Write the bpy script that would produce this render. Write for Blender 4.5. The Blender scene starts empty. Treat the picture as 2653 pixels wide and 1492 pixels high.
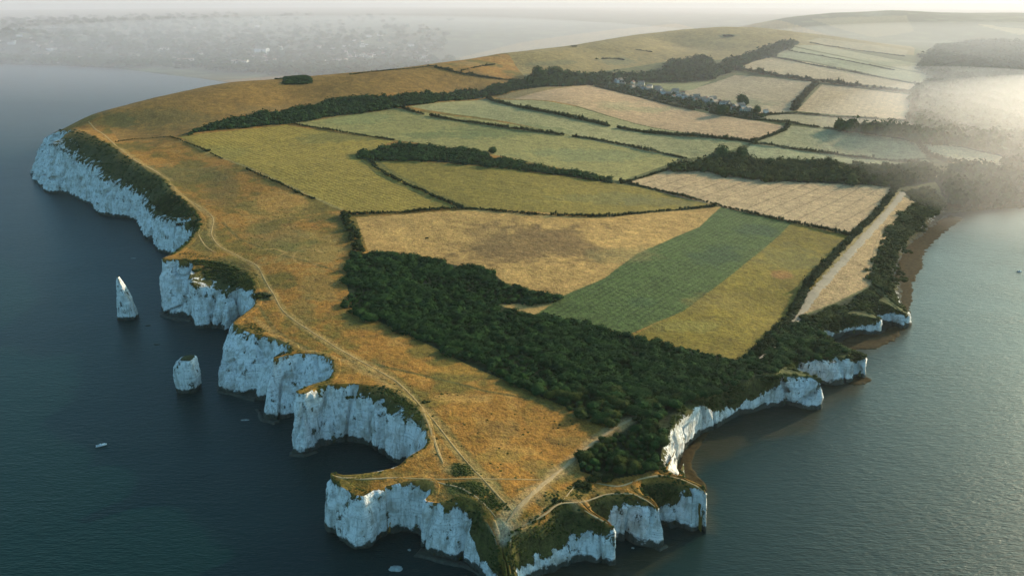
import bpy, math, random
import numpy as np
from mathutils import Vector, Euler

# ------------------------------------------------------------------ camera, world, sun, exposure
SC = bpy.context.scene
COL = SC.collection
F, H, Y0 = 2000.0, 260.0, -5.0            # focal length in picture units (2576 wide), camera height, horizon row
PITCH = math.atan((724.5 - Y0) / F)
cam = bpy.data.cameras.new("camera")
cam.sensor_width = 36.0
cam.lens = F / 2576.0 * 36.0
cam.clip_start = 1.0
cam.clip_end = 60000.0
cam_ob = bpy.data.objects.new("camera", cam)
COL.objects.link(cam_ob)
cam_ob.location = (0, 0, H)
cam_ob.rotation_euler = (math.radians(90) - PITCH, 0, 0)
SC.camera = cam_ob

SUN_EL, SUN_AZ = math.radians(16.0), math.radians(52.0)   # azimuth measured from +Y towards +X
world = bpy.data.worlds.new("World")
SC.world = world
world.use_nodes = True
wn = world.node_tree
for n in list(wn.nodes):
    wn.nodes.remove(n)
w_out = wn.nodes.new("ShaderNodeOutputWorld")
w_bg = wn.nodes.new("ShaderNodeBackground")
w_sky = wn.nodes.new("ShaderNodeTexSky")
w_sky.sky_type = 'NISHITA'
w_sky.sun_disc = False
w_sky.sun_elevation = SUN_EL
w_sky.sun_rotation = SUN_AZ
w_sky.air_density = 0.7
w_sky.dust_density = 1.8
w_sky.ozone_density = 2.0
w_bg.inputs[1].default_value = 0.15
w_tint = wn.nodes.new("ShaderNodeMix"); w_tint.data_type = 'RGBA'; w_tint.blend_type = 'MULTIPLY'
w_tint.inputs[0].default_value = 1.0; w_tint.inputs[7].default_value = (0.72, 1.05, 0.93, 1)
wn.links.new(w_sky.outputs[0], w_tint.inputs[6]); wn.links.new(w_tint.outputs[2], w_bg.inputs[0])
wn.links.new(w_bg.outputs[0], w_out.inputs[0])

sl = bpy.data.lights.new("sun", 'SUN')
sl.energy = 3.2
sl.angle = math.radians(0.6)
sl.color = (1.0, 0.76, 0.50)
sun_ob = bpy.data.objects.new("sun", sl)
COL.objects.link(sun_ob)
sdir = Vector((math.sin(SUN_AZ) * math.cos(SUN_EL), math.cos(SUN_AZ) * math.cos(SUN_EL), math.sin(SUN_EL)))
sun_ob.rotation_euler = sdir.to_track_quat('Z', 'Y').to_euler()
sun_ob.location = (600, 300, 500)

SC.view_settings.view_transform = 'Standard'
SC.view_settings.look = 'None'
SC.view_settings.gamma = 1.0
SC.view_settings.exposure = 0.95
SC.render.engine = 'CYCLES'
SC.cycles.max_bounces = 4
SC.cycles.diffuse_bounces = 2
SC.cycles.glossy_bounces = 2
SC.cycles.transmission_bounces = 1
SC.cycles.volume_bounces = 1
SC.cycles.use_denoising = True
HAZE_DENSITY = 0.000022

# ------------------------------------------------------------------ helpers
random.seed(7)
RNG = np.random.default_rng(11)

def tag(o, label=None, cat=None, group=None, kind=None):
    if label: o['label'] = label
    if cat: o['category'] = cat
    if group: o['group'] = group
    if kind: o['kind'] = kind
    return o

def ray(px, py):
    a = (np.asarray(px, float) - 1288.0) / F
    b = -(np.asarray(py, float) - 724.5) / F
    cp, sp = math.cos(PITCH), math.sin(PITCH)
    return a, cp + b * sp, -sp + b * cp

def un(px, py, z):
    rx, ry, rz = ray(px, py)
    t = (H - z) / -rz
    return np.array([rx * t, ry * t])

def at_depth(px, py, Y):
    rx, ry, rz = ray(px, py)
    t = Y / ry
    return float(rx * t), float(Y), float(H + rz * t)

def _hash(ix, iy, iz, seed):
    h = (ix * 374761393 + iy * 668265263 + iz * 2147483647 + seed * 974634777) & 0xFFFFFFFF
    h = ((h ^ (h >> 13)) * 1274126177) & 0xFFFFFFFF
    h = (h ^ (h >> 16)) & 0xFFFFFFFF
    return h.astype(np.float64) / 4294967295.0

def vnoise(x, y, z=None, seed=0):
    x = np.asarray(x, float); y = np.asarray(y, float)
    z = np.zeros_like(x) if z is None else np.asarray(z, float)
    ix, iy, iz = np.floor(x).astype(np.int64), np.floor(y).astype(np.int64), np.floor(z).astype(np.int64)
    fx, fy, fz = x - ix, y - iy, z - iz
    fx = fx * fx * (3 - 2 * fx); fy = fy * fy * (3 - 2 * fy); fz = fz * fz * (3 - 2 * fz)
    r = 0
    for dz in ((0, 1) if np.any(fz) else (0,)):
        wz = fz if dz else 1 - fz
        for dy in (0, 1):
            wy = fy if dy else 1 - fy
            for dx in (0, 1):
                wx = fx if dx else 1 - fx
                r = r + _hash(ix + dx, iy + dy, iz + dz, seed) * wx * wy * wz
    return r * 2 - 1

def fbm(x, y, z=None, seed=0, octaves=4):
    s, a, k = 0, 0.5, 1.0
    for i in range(octaves):
        s = s + a * vnoise(np.asarray(x) * k, np.asarray(y) * k, None if z is None else np.asarray(z) * k, seed + i * 17)
        a *= 0.5; k *= 2.03
    return s

def mesh_from(name, V, faces, mat=None, smooth=True, parent=None, colors=None, floats=None):
    """V (n,3); faces (m,4) or (m,3) int array."""
    V = np.ascontiguousarray(V, dtype=np.float32)
    faces = np.ascontiguousarray(faces, dtype=np.int32)
    me = bpy.data.meshes.new(name)
    k = faces.shape[1]
    me.vertices.add(len(V)); me.vertices.foreach_set("co", V.ravel())
    me.loops.add(faces.size); me.loops.foreach_set("vertex_index", faces.ravel())
    me.polygons.add(len(faces))
    me.polygons.foreach_set("loop_start", np.arange(0, faces.size, k, dtype=np.int32))
    me.polygons.foreach_set("loop_total", np.full(len(faces), k, dtype=np.int32))
    me.polygons.foreach_set("use_smooth", np.full(len(faces), smooth, dtype=bool))
    me.update(calc_edges=True)
    for nm, arr in (colors or {}).items():
        at = me.attributes.new(nm, 'FLOAT_COLOR', 'POINT')
        c = np.ones((len(V), 4), dtype=np.float32); c[:, :3] = arr
        at.data.foreach_set("color", c.ravel())
    for nm, arr in (floats or {}).items():
        at = me.attributes.new(nm, 'FLOAT', 'POINT')
        at.data.foreach_set("value", np.ascontiguousarray(arr, dtype=np.float32))
    if mat: me.materials.append(mat)
    o = bpy.data.objects.new(name, me)
    COL.objects.link(o)
    if parent: o.parent = parent
    return o

def grid_faces(nr, nc, mask=None):
    i = np.arange(nr * nc).reshape(nr, nc)
    f = np.stack([i[:-1, :-1], i[:-1, 1:], i[1:, 1:], i[1:, :-1]], -1).reshape(-1, 4)
    if mask is not None:
        f = f[mask.ravel()]
    return f

def compact(V, f, *arrs):
    used = np.zeros(len(V), bool); used[f.ravel()] = True
    idx = np.cumsum(used) - 1
    return (V[used], idx[f]) + tuple(a[used] for a in arrs)

def in_poly(X, Y, P):
    P = np.asarray(P, float)
    res = np.zeros(X.shape, bool)
    x0, y0 = P.min(0); x1, y1 = P.max(0)
    m = (X >= x0) & (X <= x1) & (Y >= y0) & (Y <= y1)
    if not m.any(): return res
    xs, ys = X[m], Y[m]
    c = np.zeros(xs.shape, bool)
    n = len(P)
    for i in range(n):
        ax, ay = P[i]; bx, by = P[(i + 1) % n]
        if ay == by: continue
        t = ((ay > ys) != (by > ys)) & (xs < (bx - ax) * (ys - ay) / (by - ay) + ax)
        c ^= t
    res[m] = c
    return res

def dist_line(X, Y, P, reach):
    """distance to a polyline, only exact within reach."""
    D = np.full(X.shape, 1e9)
    P = np.asarray(P, float)
    for i in range(len(P) - 1):
        ax, ay = P[i]; bx, by = P[i + 1]
        m = (X > min(ax, bx) - reach) & (X < max(ax, bx) + reach) & (Y > min(ay, by) - reach) & (Y < max(ay, by) + reach)
        if not m.any(): continue
        xs, ys = X[m], Y[m]
        L2 = (bx - ax) ** 2 + (by - ay) ** 2 + 1e-9
        t = np.clip(((xs - ax) * (bx - ax) + (ys - ay) * (by - ay)) / L2, 0, 1)
        d = np.hypot(xs - ax - t * (bx - ax), ys - ay - t * (by - ay))
        D[m] = np.minimum(D[m], d)
    return D

def smooth_line(P, step, closed=False):
    """Catmull-Rom resample of rows P (n,k) by the length of its first two columns."""
    P = np.asarray(P, float)
    out = []
    n = len(P)
    for i in range(n - 1):
        p0 = P[max(i - 1, 0)]; p1 = P[i]; p2 = P[i + 1]; p3 = P[min(i + 2, n - 1)]
        L = np.hypot(*(p2 - p1)[:2])
        k = max(1, int(round(L / (step(p1) if callable(step) else step))))
        # centripetal-ish tangents limited by the segment length
        m1 = (p2 - p0) * 0.5; m2 = (p3 - p1) * 0.5
        for m in (m1, m2):
            lm = np.hypot(*m[:2])
            if lm > L: m *= L / lm
        for j in range(k):
            t = j / k; t2, t3 = t * t, t * t * t
            out.append((2 * t3 - 3 * t2 + 1) * p1 + (t3 - 2 * t2 + t) * m1 + (-2 * t3 + 3 * t2) * p2 + (t3 - t2) * m2)
    out.append(P[-1])
    return np.array(out)

def sstep(a, b, x):
    t = np.clip((x - a) / (b - a), 0, 1)
    return t * t * (3 - 2 * t)

# ------------------------------------------------------------------ coast
# each node: top of the slope (picture x, y), its height in m, foot at sea level (picture x, y) or None, grassed share of the face
COAST = [
 (122,342,54, 80,437,0.02),(136,335,62, 88,452,0.02),(152,330,68, 100,466,0.04),(178,326,74, 118,484,0.10),(205,331,76, 140,487,0.18),
 (230,342,75, 162,488,0.24),(258,356,72, 195,503,0.30),
(285,372,68,232,522,0.30),(312,392,64,250,538,0.34),
 (345,412,60,290,546,0.34),(372,432,58,322,548,0.36),(405,452,54,347,556,0.40),(432,482,50,362,590,0.42),
 (462,508,47,378,606,0.38),(485,532,45,396,630,0.22),(500,552,44,418,640,0.10),
 (500,568,43,None,0,0.3),(478,600,43,None,0,0.25),(445,632,43,None,0,0.15),
 (406,652,43,404,788,0.04),(440,652,43,440,797,0.08),(490,655,42,484,802,0.12),(492,658,41,486,826,0.14),(530,660,40,520,830,0.22),
 (572,668,39,556,829,0.25),(618,690,38,571,838,0.22),(640,740,38,600,815,0.06),(638,768,38,None,0,0.0),
 (615,788,38,None,0,0.0),(586,812,37.5,548,966,0.03),(610,830,37,552,982,0.06),(645,842,37,600,991,0.06),(690,852,37,645,988,0.06),
 (728,868,37,652,1006,0.06),(733,884,37,None,0,0.3),(718,890,37,None,0,0.15),(688,902,36.5,662,1048,0.02),(738,891,36.5,690,1056,0.03),
 (790,891,36.5,728,1050,0.03),(830,903,36.5,765,1040,0.05),(838,925,36,790,1030,0.03),(825,952,36,None,0,0),(780,968,36,None,0,0),
 (744,984,36,729,1138,0.02),(766,990,36,765,1143,0.05),(800,974,36,800,1129,0.05),(850,966,36,850,1114,0.05),(905,966,35.5,900,1113,0.12),
 (960,974,35,940,1126,0.16),(1010,1005,34,972,1146,0.15),(1055,1045,33,1002,1166,0.12),(1072,1092,32,1030,1172,0.06),
 (1068,1122,31,None,0,0),(1030,1145,31,None,0,0),(998,1172,30,None,0,0),(930,1188,29.5,None,0,0),(870,1194,29,None,0,0),
 (832,1192,29,818,1300,0.02),(840,1206,29,820,1334,0.06),(876,1230,29,852,1351,0.10),(912,1243,29,898,1377,0.05),(942,1228,29,936,1368,0.05),
 (985,1216,29,968,1332,0.05),(1030,1211,28.5,1015,1330,0.07),(1078,1218,28,1050,1340,0.06),(1082,1240,28,1058,1352,0.04),(1070,1254,28,1056,1380,0.03),
 (1110,1262,28,1095,1403,0.08),(1150,1264,27,1140,1410,0.10),(1182,1270,27,1172,1416,0.16),(1212,1290,27,1195,1434,0.50),(1238,1330,26,1215,1452,0.68),
 (1251,1366,21,1232,1470,0.62),(1257,1400,16,1246,1490,0.45),(1266,1440,9,1262,1500,0.3),(1276,1500,3,1278,1530,0.2),
 (1290,1500,3,1296,1530,0.2),(1284,1440,10,1298,1505,0.3),(1277,1400,16,1304,1490,0.4),(1277,1368,21,1310,1476,0.55),
 (1284,1338,24,1322,1462,0.62),(1318,1322,24,1355,1448,0.60),
 (1355,1308,23,1403,1434,0.55),(1388,1284,23,1432,1424,0.52),(1416,1268,23,1468,1412,0.45),(1446,1275,22,1492,1415,0.34),
 (1475,1288,21.5,1515,1420,0.30),(1512,1304,21,1534,1423,0.22),(1542,1324,20.5,1551,1417,0.10),(1530,1310,20.5,None,0,0.1),(1500,1296,20.5,None,0,0.2),
 (1484,1280,21,None,0,0.4),(1484,1260,21.5,1552,1358,0.35),(1520,1248,22,1566,1356,0.22),(1570,1243,22,1590,1361,0.14),(1608,1251,22,1616,1369,0.14),
 (1640,1266,21.5,1650,1377,0.10),(1656,1280,21,1677,1372,0.05),(1640,1258,21,None,0,0.2),(1612,1240,21.5,None,0,0.3),
 (1612,1216,22,1666,1316,0.58),(1640,1206,22.5,1684,1326,0.52),(1668,1202,23,1706,1322,0.42),(1700,1206,23.5,1722,1326,0.22),(1728,1214,24,1742,1336,0.12),
 (1760,1226,24,1772,1341,0.06),(1774,1238,24,1777,1336,0.04),(1766,1222,24,None,0,0.1),(1728,1204,24,None,0,0.2),(1700,1194,24,1712,1205,0.1),
 (1672,1180,25,1706,1180,0.12),(1662,1130,26,1712,1150,0.10),(1682,1090,26,1738,1116,0.10),(1698,1050,26,1768,1092,0.14),(1724,1012,26,1786,1082,0.24),(1772,984,26,1812,1072,0.56),
 (1815,965,26,1860,1048,0.66),(1865,955,25,1912,1034,0.60),(1905,945,24,1946,1027,0.42),(1945,944,23,1985,1024,0.14),(1990,945,21,2020,1027,0.08),
 (2035,948,20,2044,1031,0.06),(2064,966,18,2063,1020,0.05),(2050,950,19,None,0,0.2),(2020,935,20,None,0,0.3),(1985,925,20,2010,962,0.3),
 (1992,908,19,2040,956,0.10),(2040,895,19,2078,967,0.12),(2090,896,18,2110,968,0.12),(2132,901,18,2138,964,0.06),(2140,898,18,2142,950,0.2),
 (2136,888,18,None,0,0.3),(2150,884,18,2152,950,0.4),(2176,897,17,2177,945,0.08),(2165,888,17,None,0,0.3),(2120,876,17,2130,882,0.6),
 (2080,855,17,2098,862,0.6),(2056,822,16,2078,855,0.4),(2085,805,16,2110,849,0.62),(2130,795,16,2160,840,0.5),(2180,795,16,2205,842,0.35),(2204,800,15,2212,832,0.2),
 (2180,770,16,2200,818,0.6),(2215,760,16,2240,816,0.45),(2245,772,15,2262,817,0.25),(2266,786,13,2284,812,0.2),(2264,774,13,2280,795,0.3),(2232,740,16,2266,762,0.55),
 (2205,700,18,2266,715,0.8),(2212,650,19,2262,686,0.82),(2226,600,20,2275,645,0.85),(2252,562,20,2298,611,0.85),(2290,530,20,2330,588,0.82),
 (2315,505,18,2362,561,0.8),(2340,495,16,2393,545,0.85),(2420,500,10,2440,540,0.9),(2500,500,6,2520,535,0.9),(2600,505,3,2620,530,0.9),(2800,500,3,2800,515,0.9),
]
top_nodes, base_nodes, extra = [], [], []
raw = []
for (tx, ty, h, bx, by, g) in COAST:
    T = un(tx, ty, h)
    B = None if bx is None else un(bx, by, 0.0)
    raw.append([T, B, h, g])
n = len(raw)
for i, (T, B, h, g) in enumerate(raw):
    a = raw[max(i - 1, 0)][0]; b = raw[min(i + 1, n - 1)][0]
    d = b - a; d = d / (np.hypot(*d) + 1e-9)
    nrm = np.array([d[1], -d[0]])           # outward: sea is on the right of the walk (far left -> tip -> far right)
    nrm = -nrm if False else nrm
    if B is None:
        B = T + nrm * 3.0
    raw[i][1] = B
T0_ = raw[0][0]; B0_ = raw[0][1]
print('first rim point', T0_, B0_)
raw = [[np.array((T0_[0] + 60, T0_[1] + 420.0)), np.array((T0_[0] - 20, T0_[1] + 440.0)), 50, 0.1], [np.array((T0_[0] + 25, T0_[1] + 230.0)), np.array((T0_[0] - 25, T0_[1] + 240.0)), 54, 0.1],
       [np.array((T0_[0] + 6, T0_[1] + 80.0)), np.array((T0_[0] - 25, T0_[1] + 85.0)), 54, 0.06]] + raw
rows = np.array([[T[0], T[1], B[0], B[1], h, g] for T, B, h, g in raw])
for i in range(len(rows)):
    a, b = rows[max(i - 1, 0)], rows[min(i + 1, len(rows) - 1)]
    d = (b - a)[:2]; d = d / (np.hypot(*d) + 1e-9); nrm = np.array([d[1], -d[0]])
CO = smooth_line(rows, lambda p: 0.9 if p[1] < 560 else (1.5 if p[1] < 800 else 2.6))
TOP, BASE, CH, CG = CO[:, :2].copy(), CO[:, 2:4].copy(), CO[:, 4], np.clip(CO[:, 5], 0, 0.95)
_d = np.gradient(TOP, axis=0); _d /= np.hypot(_d[:, 0], _d[:, 1])[:, None] + 1e-9
_o = np.stack([_d[:, 1], -_d[:, 0]], -1)                       # outward; the foot always lies outside the rim
for a_ in range(2): _o[:, a_] = np.convolve(np.pad(_o[:, a_], 5, mode='edge'), np.ones(11) / 11, mode='valid')
_o /= np.hypot(_o[:, 0], _o[:, 1])[:, None] + 1e-9
_s = ((BASE - TOP) * _o).sum(1)
BASE += _o * np.clip(1.8 - _s, 0, None)[:, None]
for a_ in range(2): BASE[:, a_] = np.convolve(np.pad(BASE[:, a_], 2, mode='edge'), np.ones(5) / 5, mode='valid')
# land polygon: visible coast, then out to the right, round the far land and back along the bay on the left
right_far = [(1500, 1150), (3600, 1700), (9000, 3000), (9000, 14000), (-9000, 14000), (-9000, 4200)]
bay = [un(-400, 150, 0), un(0, 163, 0), un(150, 166, 0), un(300, 174, 0), un(400, 187, 0), un(500, 198, 0), un(570, 208, 0),
       (-700, 2330), (-520, 2170), (-380, 2020), (-400, 1880), (-540, 1740), (-640, 1680)]
POLY = np.array([tuple(p) for p in TOP] + [tuple(p) for p in right_far] + [tuple(p) for p in bay])
BEACH = np.array([tuple(TOP[-1])] + [tuple(p) for p in right_far[:1]])

# ------------------------------------------------------------------ height of the land (radial basis surface through control points)
CP = [  # picture x, y and height in m (below 250) or distance along the view in m (above 250)
 (1290,1300,26),(1200,1180,29),(1100,1050,33),(1000,950,35),(900,850,36.5),(800,780,37.5),(710,680,40),(600,560,43),(520,470,50),(430,410,58),(330,360,68),(250,320,76),
 (1500,1050,26),(1400,1120,26),(1300,1000,29),(1200,920,31),(1100,820,33),(950,720,36),(880,620,40),(900,545,43),(1100,620,38),(1300,700,34),(1500,800,28),
 (1700,950,25),(1850,900,22),(1950,860,21),(1600,650,32),(1800,600,28),(1900,700,24),(2050,660,21),(1400,560,40),(1600,520,36),(1800,515,31),(2000,560,26),
 (2130,590,23),(2200,590,21),(2250,500,21),(2050,460,26),(1600,1120,24),(1550,1180,23),(1450,1240,23),(1600,1000,26),
 (1150,525,44),(1350,480,46),(1550,462,41),(1700,410,41),(1200,395,58),(1000,385,60),(1000,450,52),(800,440,55),(700,370,64),(600,420,58),(560,325,76),(740,320,74),
 (900,262,88),(1050,275,81),(1200,245,83),(760,250,95),(600,260,97),(450,290,88),(450,350,72),
 (350,256,99),(560,211,113),(760,194,120),(930,181,125),(240,292,88),(300,270,94),
 (1100,165,1680),(1250,137,1900),(1430,116,2120),(1600,88,2430),(1700,78,2580),(1800,70,2700),(1900,70,2750),(1960,76,2700),
 (1300,205,1650),(1300,170,1780),(1500,215,1700),(1500,180,1850),(1500,140,2030),(1700,290,1450),(1700,240,1650),(1700,200,1850),(1700,160,2060),(1700,115,2350),
 (1450,250,1480),(1300,270,1400),(1600,330,1300),(1900,350,1250),(1900,290,1450),(1900,230,1700),(1900,180,1950),(1900,130,2280),(1800,370,1200),
 (2100,440,29),(2100,400,33),(2100,350,1280),(2100,300,1430),(2100,250,1620),(2100,200,1860),(2100,150,2150),(2100,115,2450),(2100,93,2620),
 (2280,470,22),(2280,400,29),(2280,350,1280),(2280,300,1440),(2280,250,1650),(2280,210,1860),(2280,170,2120),(2280,138,2380),(2200,112,2520),
 (2400,300,1480),(2400,430,23),(2400,480,16),(2500,430,20),(2500,480,9),(2560,400,25),(2576,350,1360),(2576,250,1720),(2450,215,1850),(2576,200,1960),
 (2700,470,8),(2700,400,22),(2700,300,1550),(2700,200,2000),
 (2450,150,2500),(2600,150,2500),(2400,110,3050),(2250,100,3100),(2250,62,3500),(2250,27,3950),(2000,43,3750),(2100,33,3850),(2400,33,4050),(2576,34,4200),(2800,36,4300),(1930,67,3550),(2576,100,3100),(2600,60,3600),
 # the bay and the town side on the left
 (0,160,2.0),(150,163,2.0),(300,170,2.0),(450,189,2.0),(300,150,6),(0,140,6),(550,170,5),(800,160,6),(1000,150,8),
 (300,122,3900),(300,90,4600),(0,118,3900),(0,90,4500),(0,74,4950),(200,62,5200),(400,55,5450),(600,52,5650),(900,50,6000),(1200,48,6300),(600,120,3900),(600,85,4700),(900,100,4100),(1200,90,4300),
 (1500,70,5000),(1800,60,5500),(-300,78,4800),(-300,110,4000),
 (0,50,7200),(150,45,7300),(400,38,7600),(650,33,8000),(1000,33,8400),(1150,26,8700),(1400,27,8800),(1700,32,8800),(2000,36,8800),(-300,45,7400),(2500,34,9000),
]
cx, cy, cz = [], [], []
_sil = [(1090,165.5,1660),(1250,137,1900),(1430,116,2120),(1600,88,2430),(1700,78,2580),(1800,70,2700),(1900,70,2750),(1960,76,2700)]
for a_, b_ in zip(_sil[:-1], _sil[1:]):
    for t_ in (0.25, 0.5, 0.75):
        CP.append(tuple(a_[i] + (b_[i] - a_[i]) * t_ for i in range(3)))
_sil2 = [(240,292,88),(300,270,94),(350,256,99),(450,233,106),(560,211,113),(660,202,117),(760,194,120),(850,187,123),(930,181,125),(1010,173,127)]
CP += [p for p in _sil2 if p not in CP]
for (px, py, v) in CP:
    if v < 250:
        p = un(px, py, v); cx.append(p[0]); cy.append(p[1]); cz.append(v)
    else:
        x, y, z = at_depth(px, py, v); cx.append(x); cy.append(y); cz.append(z)
acc = 0; last = None
for i in range(len(TOP)):
    if last is None or np.hypot(*(TOP[i] - last)) > (9 if TOP[i][1] < 375 and -20 < TOP[i][0] < 25 else 26) * max(1, TOP[i][1] / 600):
        last = TOP[i]
        cx.append(last[0]); cy.append(last[1]); cz.append(CH[i])
for (x, y, z) in [(-520,1690,55),(-360,1790,60),(-150,1960,70),(60,2250,80),(330,2600,90),(560,2950,90),(-250,2060,20),(-450,2250,6),(-300,2450,8),
                  (0,2500,15),(300,2900,20),(700,3100,60),(1000,3050,100),(400,3800,15),(1200,4500,60),(1500,1150,2),(3600,1700,2),(2500,2500,40),(4500,3500,90),(0,250,15),(-500,-200,15),(500,-200,15)]:
    cx.append(x); cy.append(y); cz.append(z)
cx, cy, cz = np.array(cx), np.array(cy), np.array(cz)
SOFT = 60.0
def _phi(dx, dy): return np.sqrt(dx * dx + dy * dy + SOFT * SOFT)
A = _phi(cx[:, None] - cx[None], cy[:, None] - cy[None])
N = len(cx)
A[np.arange(N), np.arange(N)] -= -0.0
M = np.zeros((N + 1, N + 1)); M[:N, :N] = A - np.eye(N) * 0.6 * -1.0 * -1.0; M[:N, N] = 1; M[N, :N] = 1
W = np.linalg.solve(M, np.append(cz, 0.0))
def zland(X, Y):
    X = np.asarray(X, float); Y = np.asarray(Y, float)
    out = np.full(X.shape, W[N])
    for i in range(N):
        dx = X - cx[i]; dy = Y - cy[i]
        out += W[i] * np.sqrt(dx * dx + dy * dy + SOFT * SOFT)
    return out

_T = np.geomspace(200, 9500, 1500)
def hit(px, py, lift=0.0):
    """first point of the land seen at a picture position."""
    rx, ry, rz = ray(px, py)
    X = rx / ry * _T; Z = H + rz / ry * _T
    zl = zland(X, _T) + lift
    m = Z < zl
    if not m.any():
        i = len(_T) - 1
        return float(X[i]), float(_T[i])
    i = int(np.argmax(m))
    if i == 0: return float(X[0]), float(_T[0])
    a = Z[i - 1] - zl[i - 1]; b = zl[i] - Z[i]
    t = a / (a + b)
    y = _T[i - 1] + t * (_T[i] - _T[i - 1])
    return float(rx / ry * y), float(y)
def hits(pts, lift=0.0): return np.array([hit(a, b, lift) for a, b in pts])

# ------------------------------------------------------------------ fields: colour, unevenness, crop rows (direction given by two picture points, spacing)
C_DOWN = (0.300, 0.138, 0.026)
C_GOLD = (0.370, 0.200, 0.052)
C_TAN = (0.430, 0.290, 0.140)
C_GRN = (0.120, 0.160, 0.045)
C_SCRUB = (0.050, 0.058, 0.016)
FIELDS = [
 ('down', [(200,300),(300,355),(430,345),(560,300),(850,250),(1100,232),(1320,205),(1280,200),(1100,162),(900,182),(560,206),(350,250),(230,290)], (0.235,0.125,0.030), None),
 ('ridge', [(1090,160),(1330,205),(1340,180),(1480,185),(1700,150),(1860,150),(1990,112),(2300,140),(2300,120),(1990,60),(1700,60),(1300,110)], (0.250,0.175,0.065), None),
 ('stripe', [(450,345),(720,315),(990,355),(905,392),(960,432),(1150,522),(890,536),(840,520),(640,425)], (0.300,0.205,0.040), ((600,360),(1000,500),6.0,0.30)),
 ('mid', [(740,310),(1000,272),(1720,395),(1560,456),(1240,390),(980,350)], (0.265,0.220,0.075), ((800,300),(1500,420),9.0,0.10)),
 ('pale', [(1030,268),(1230,248),(1890,360),(1800,392),(1710,400)], (0.290,0.250,0.110), ((1100,270),(1800,375),9.0,0.08)),
 ('pink', [(1290,250),(1480,214),(1985,320),(1885,358)], (0.430,0.270,0.150), ((1400,270),(1850,330),10.0,0.05)),
 ('corner', [(1240,246),(1340,222),(1480,213),(1290,250)], (0.250,0.170,0.070), None),
 ('yellow', [(905,398),(960,400),(1400,442),(1500,456),(1600,470),(1810,518),(1500,545),(1170,525),(960,432)], (0.225,0.160,0.030), ((1000,420),(1600,500),10.0,0.12)),
 ('barley', [(895,548),(1170,528),(1500,546),(1815,520),(1760,570),(1600,640),(1520,700),(1410,747),(1270,710),(1190,675),(930,642)], (0.410,0.235,0.075), None),
 ('kale', [(1812,522),(1995,560),(1962,590),(1840,692),(1720,782),(1580,842),(1345,790),(1410,747),(1520,700),(1600,640),(1760,570)], (0.072,0.104,0.028), ((1480,800),(1900,560),5.0,0.34)),
 ('sliver', [(1245,765),(1395,760),(1345,792)], (0.380,0.230,0.080), None),
 ('ochre', [(1992,560),(2135,592),(2110,642),(1990,800),(1900,895),(1850,905),(1585,845),(1720,782),(1842,690),(1962,590)], (0.195,0.135,0.020), None),
 ('tram', [(1570,455),(1740,412),(1900,440),(2255,475),(2140,592),(1990,557),(1700,495)], (0.420,0.278,0.150), ((1900,540),(2060,470),20.0,-0.45)),
 ('coastal', [(2010,795),(2100,762),(2192,716),(2212,620),(2250,562),(2300,508),(2262,490),(2150,620),(2020,770)], (0.420,0.265,0.125), None),
 ('verge', [(2250,480),(2270,485),(2150,625),(2010,790),(1990,815),(2080,680),(2140,595)], (0.300,0.220,0.090), None),
 ('f13', [(1905,350),(1990,318),(2210,338),(2320,365),(2330,398),(2100,395),(1900,368)], (0.250,0.225,0.115), None),
 ('f14', [(1900,296),(2000,285),(2280,308),(2335,330),(2200,335),(2080,322)], (0.300,0.240,0.135), None),
 ('f15', [(1700,236),(1850,190),(2042,206),(1992,280),(1920,290),(1800,262)], (0.370,0.262,0.155), ((1750,230),(2000,250),10.0,0.08)),
 ('f16', [(2003,280),(2068,213),(2295,240),(2282,304)], (0.430,0.295,0.170), ((2030,290),(2090,220),12.0,0.12)),
 ('f17', [(1838,172),(1930,142),(2312,214),(2290,226),(2042,202),(1900,182)], (0.400,0.290,0.170), None),
 ('f18', [(1922,138),(1992,118),(2335,188),(2315,212)], (0.270,0.255,0.145), None),
 ('f19', [(1995,115),(2070,115),(2335,165),(2345,186)], (0.300,0.260,0.150), None),
 ('f20', [(2030,104),(2060,96),(2285,128),(2275,142)], (0.340,0.260,0.150), None),
 ('f22', [(1890,362),(2100,396),(2335,402),(2340,412),(2100,408),(1860,398)], (0.290,0.270,0.140), None),
 ('f23', [(2320,362),(2420,372),(2560,402),(2490,424),(2420,420),(2350,392)], (0.330,0.280,0.160), None),
 ('f24', [(2350,445),(2420,425),(2500,430),(2430,448)], (0.290,0.260,0.140), None),
 ('f25', [(1620,208),(1700,212),(1790,205),(1740,228),(1680,226)], (0.230,0.210,0.095), None),
 ('hillf1', [(2450,60),(2576,75),(2700,80),(2700,95),(2560,88)], (0.30,0.25,0.13), None),
 ('hillf2', [(2040,50),(2280,40),(2300,80),(2200,95),(2100,70)], (0.19,0.165,0.08), None),
]
FW = []
for nm, poly, colr, rowsd in FIELDS:
    P = hits(poly)
    rd = None
    if rowsd:
        a, b = np.array(hit(*rowsd[0])), np.array(hit(*rowsd[1]))
        d = (b - a) / np.hypot(*(b - a))
        rd = ((-d[1], d[0]), rowsd[2], rowsd[3])
    FW.append((nm, P, colr, rd))
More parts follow.
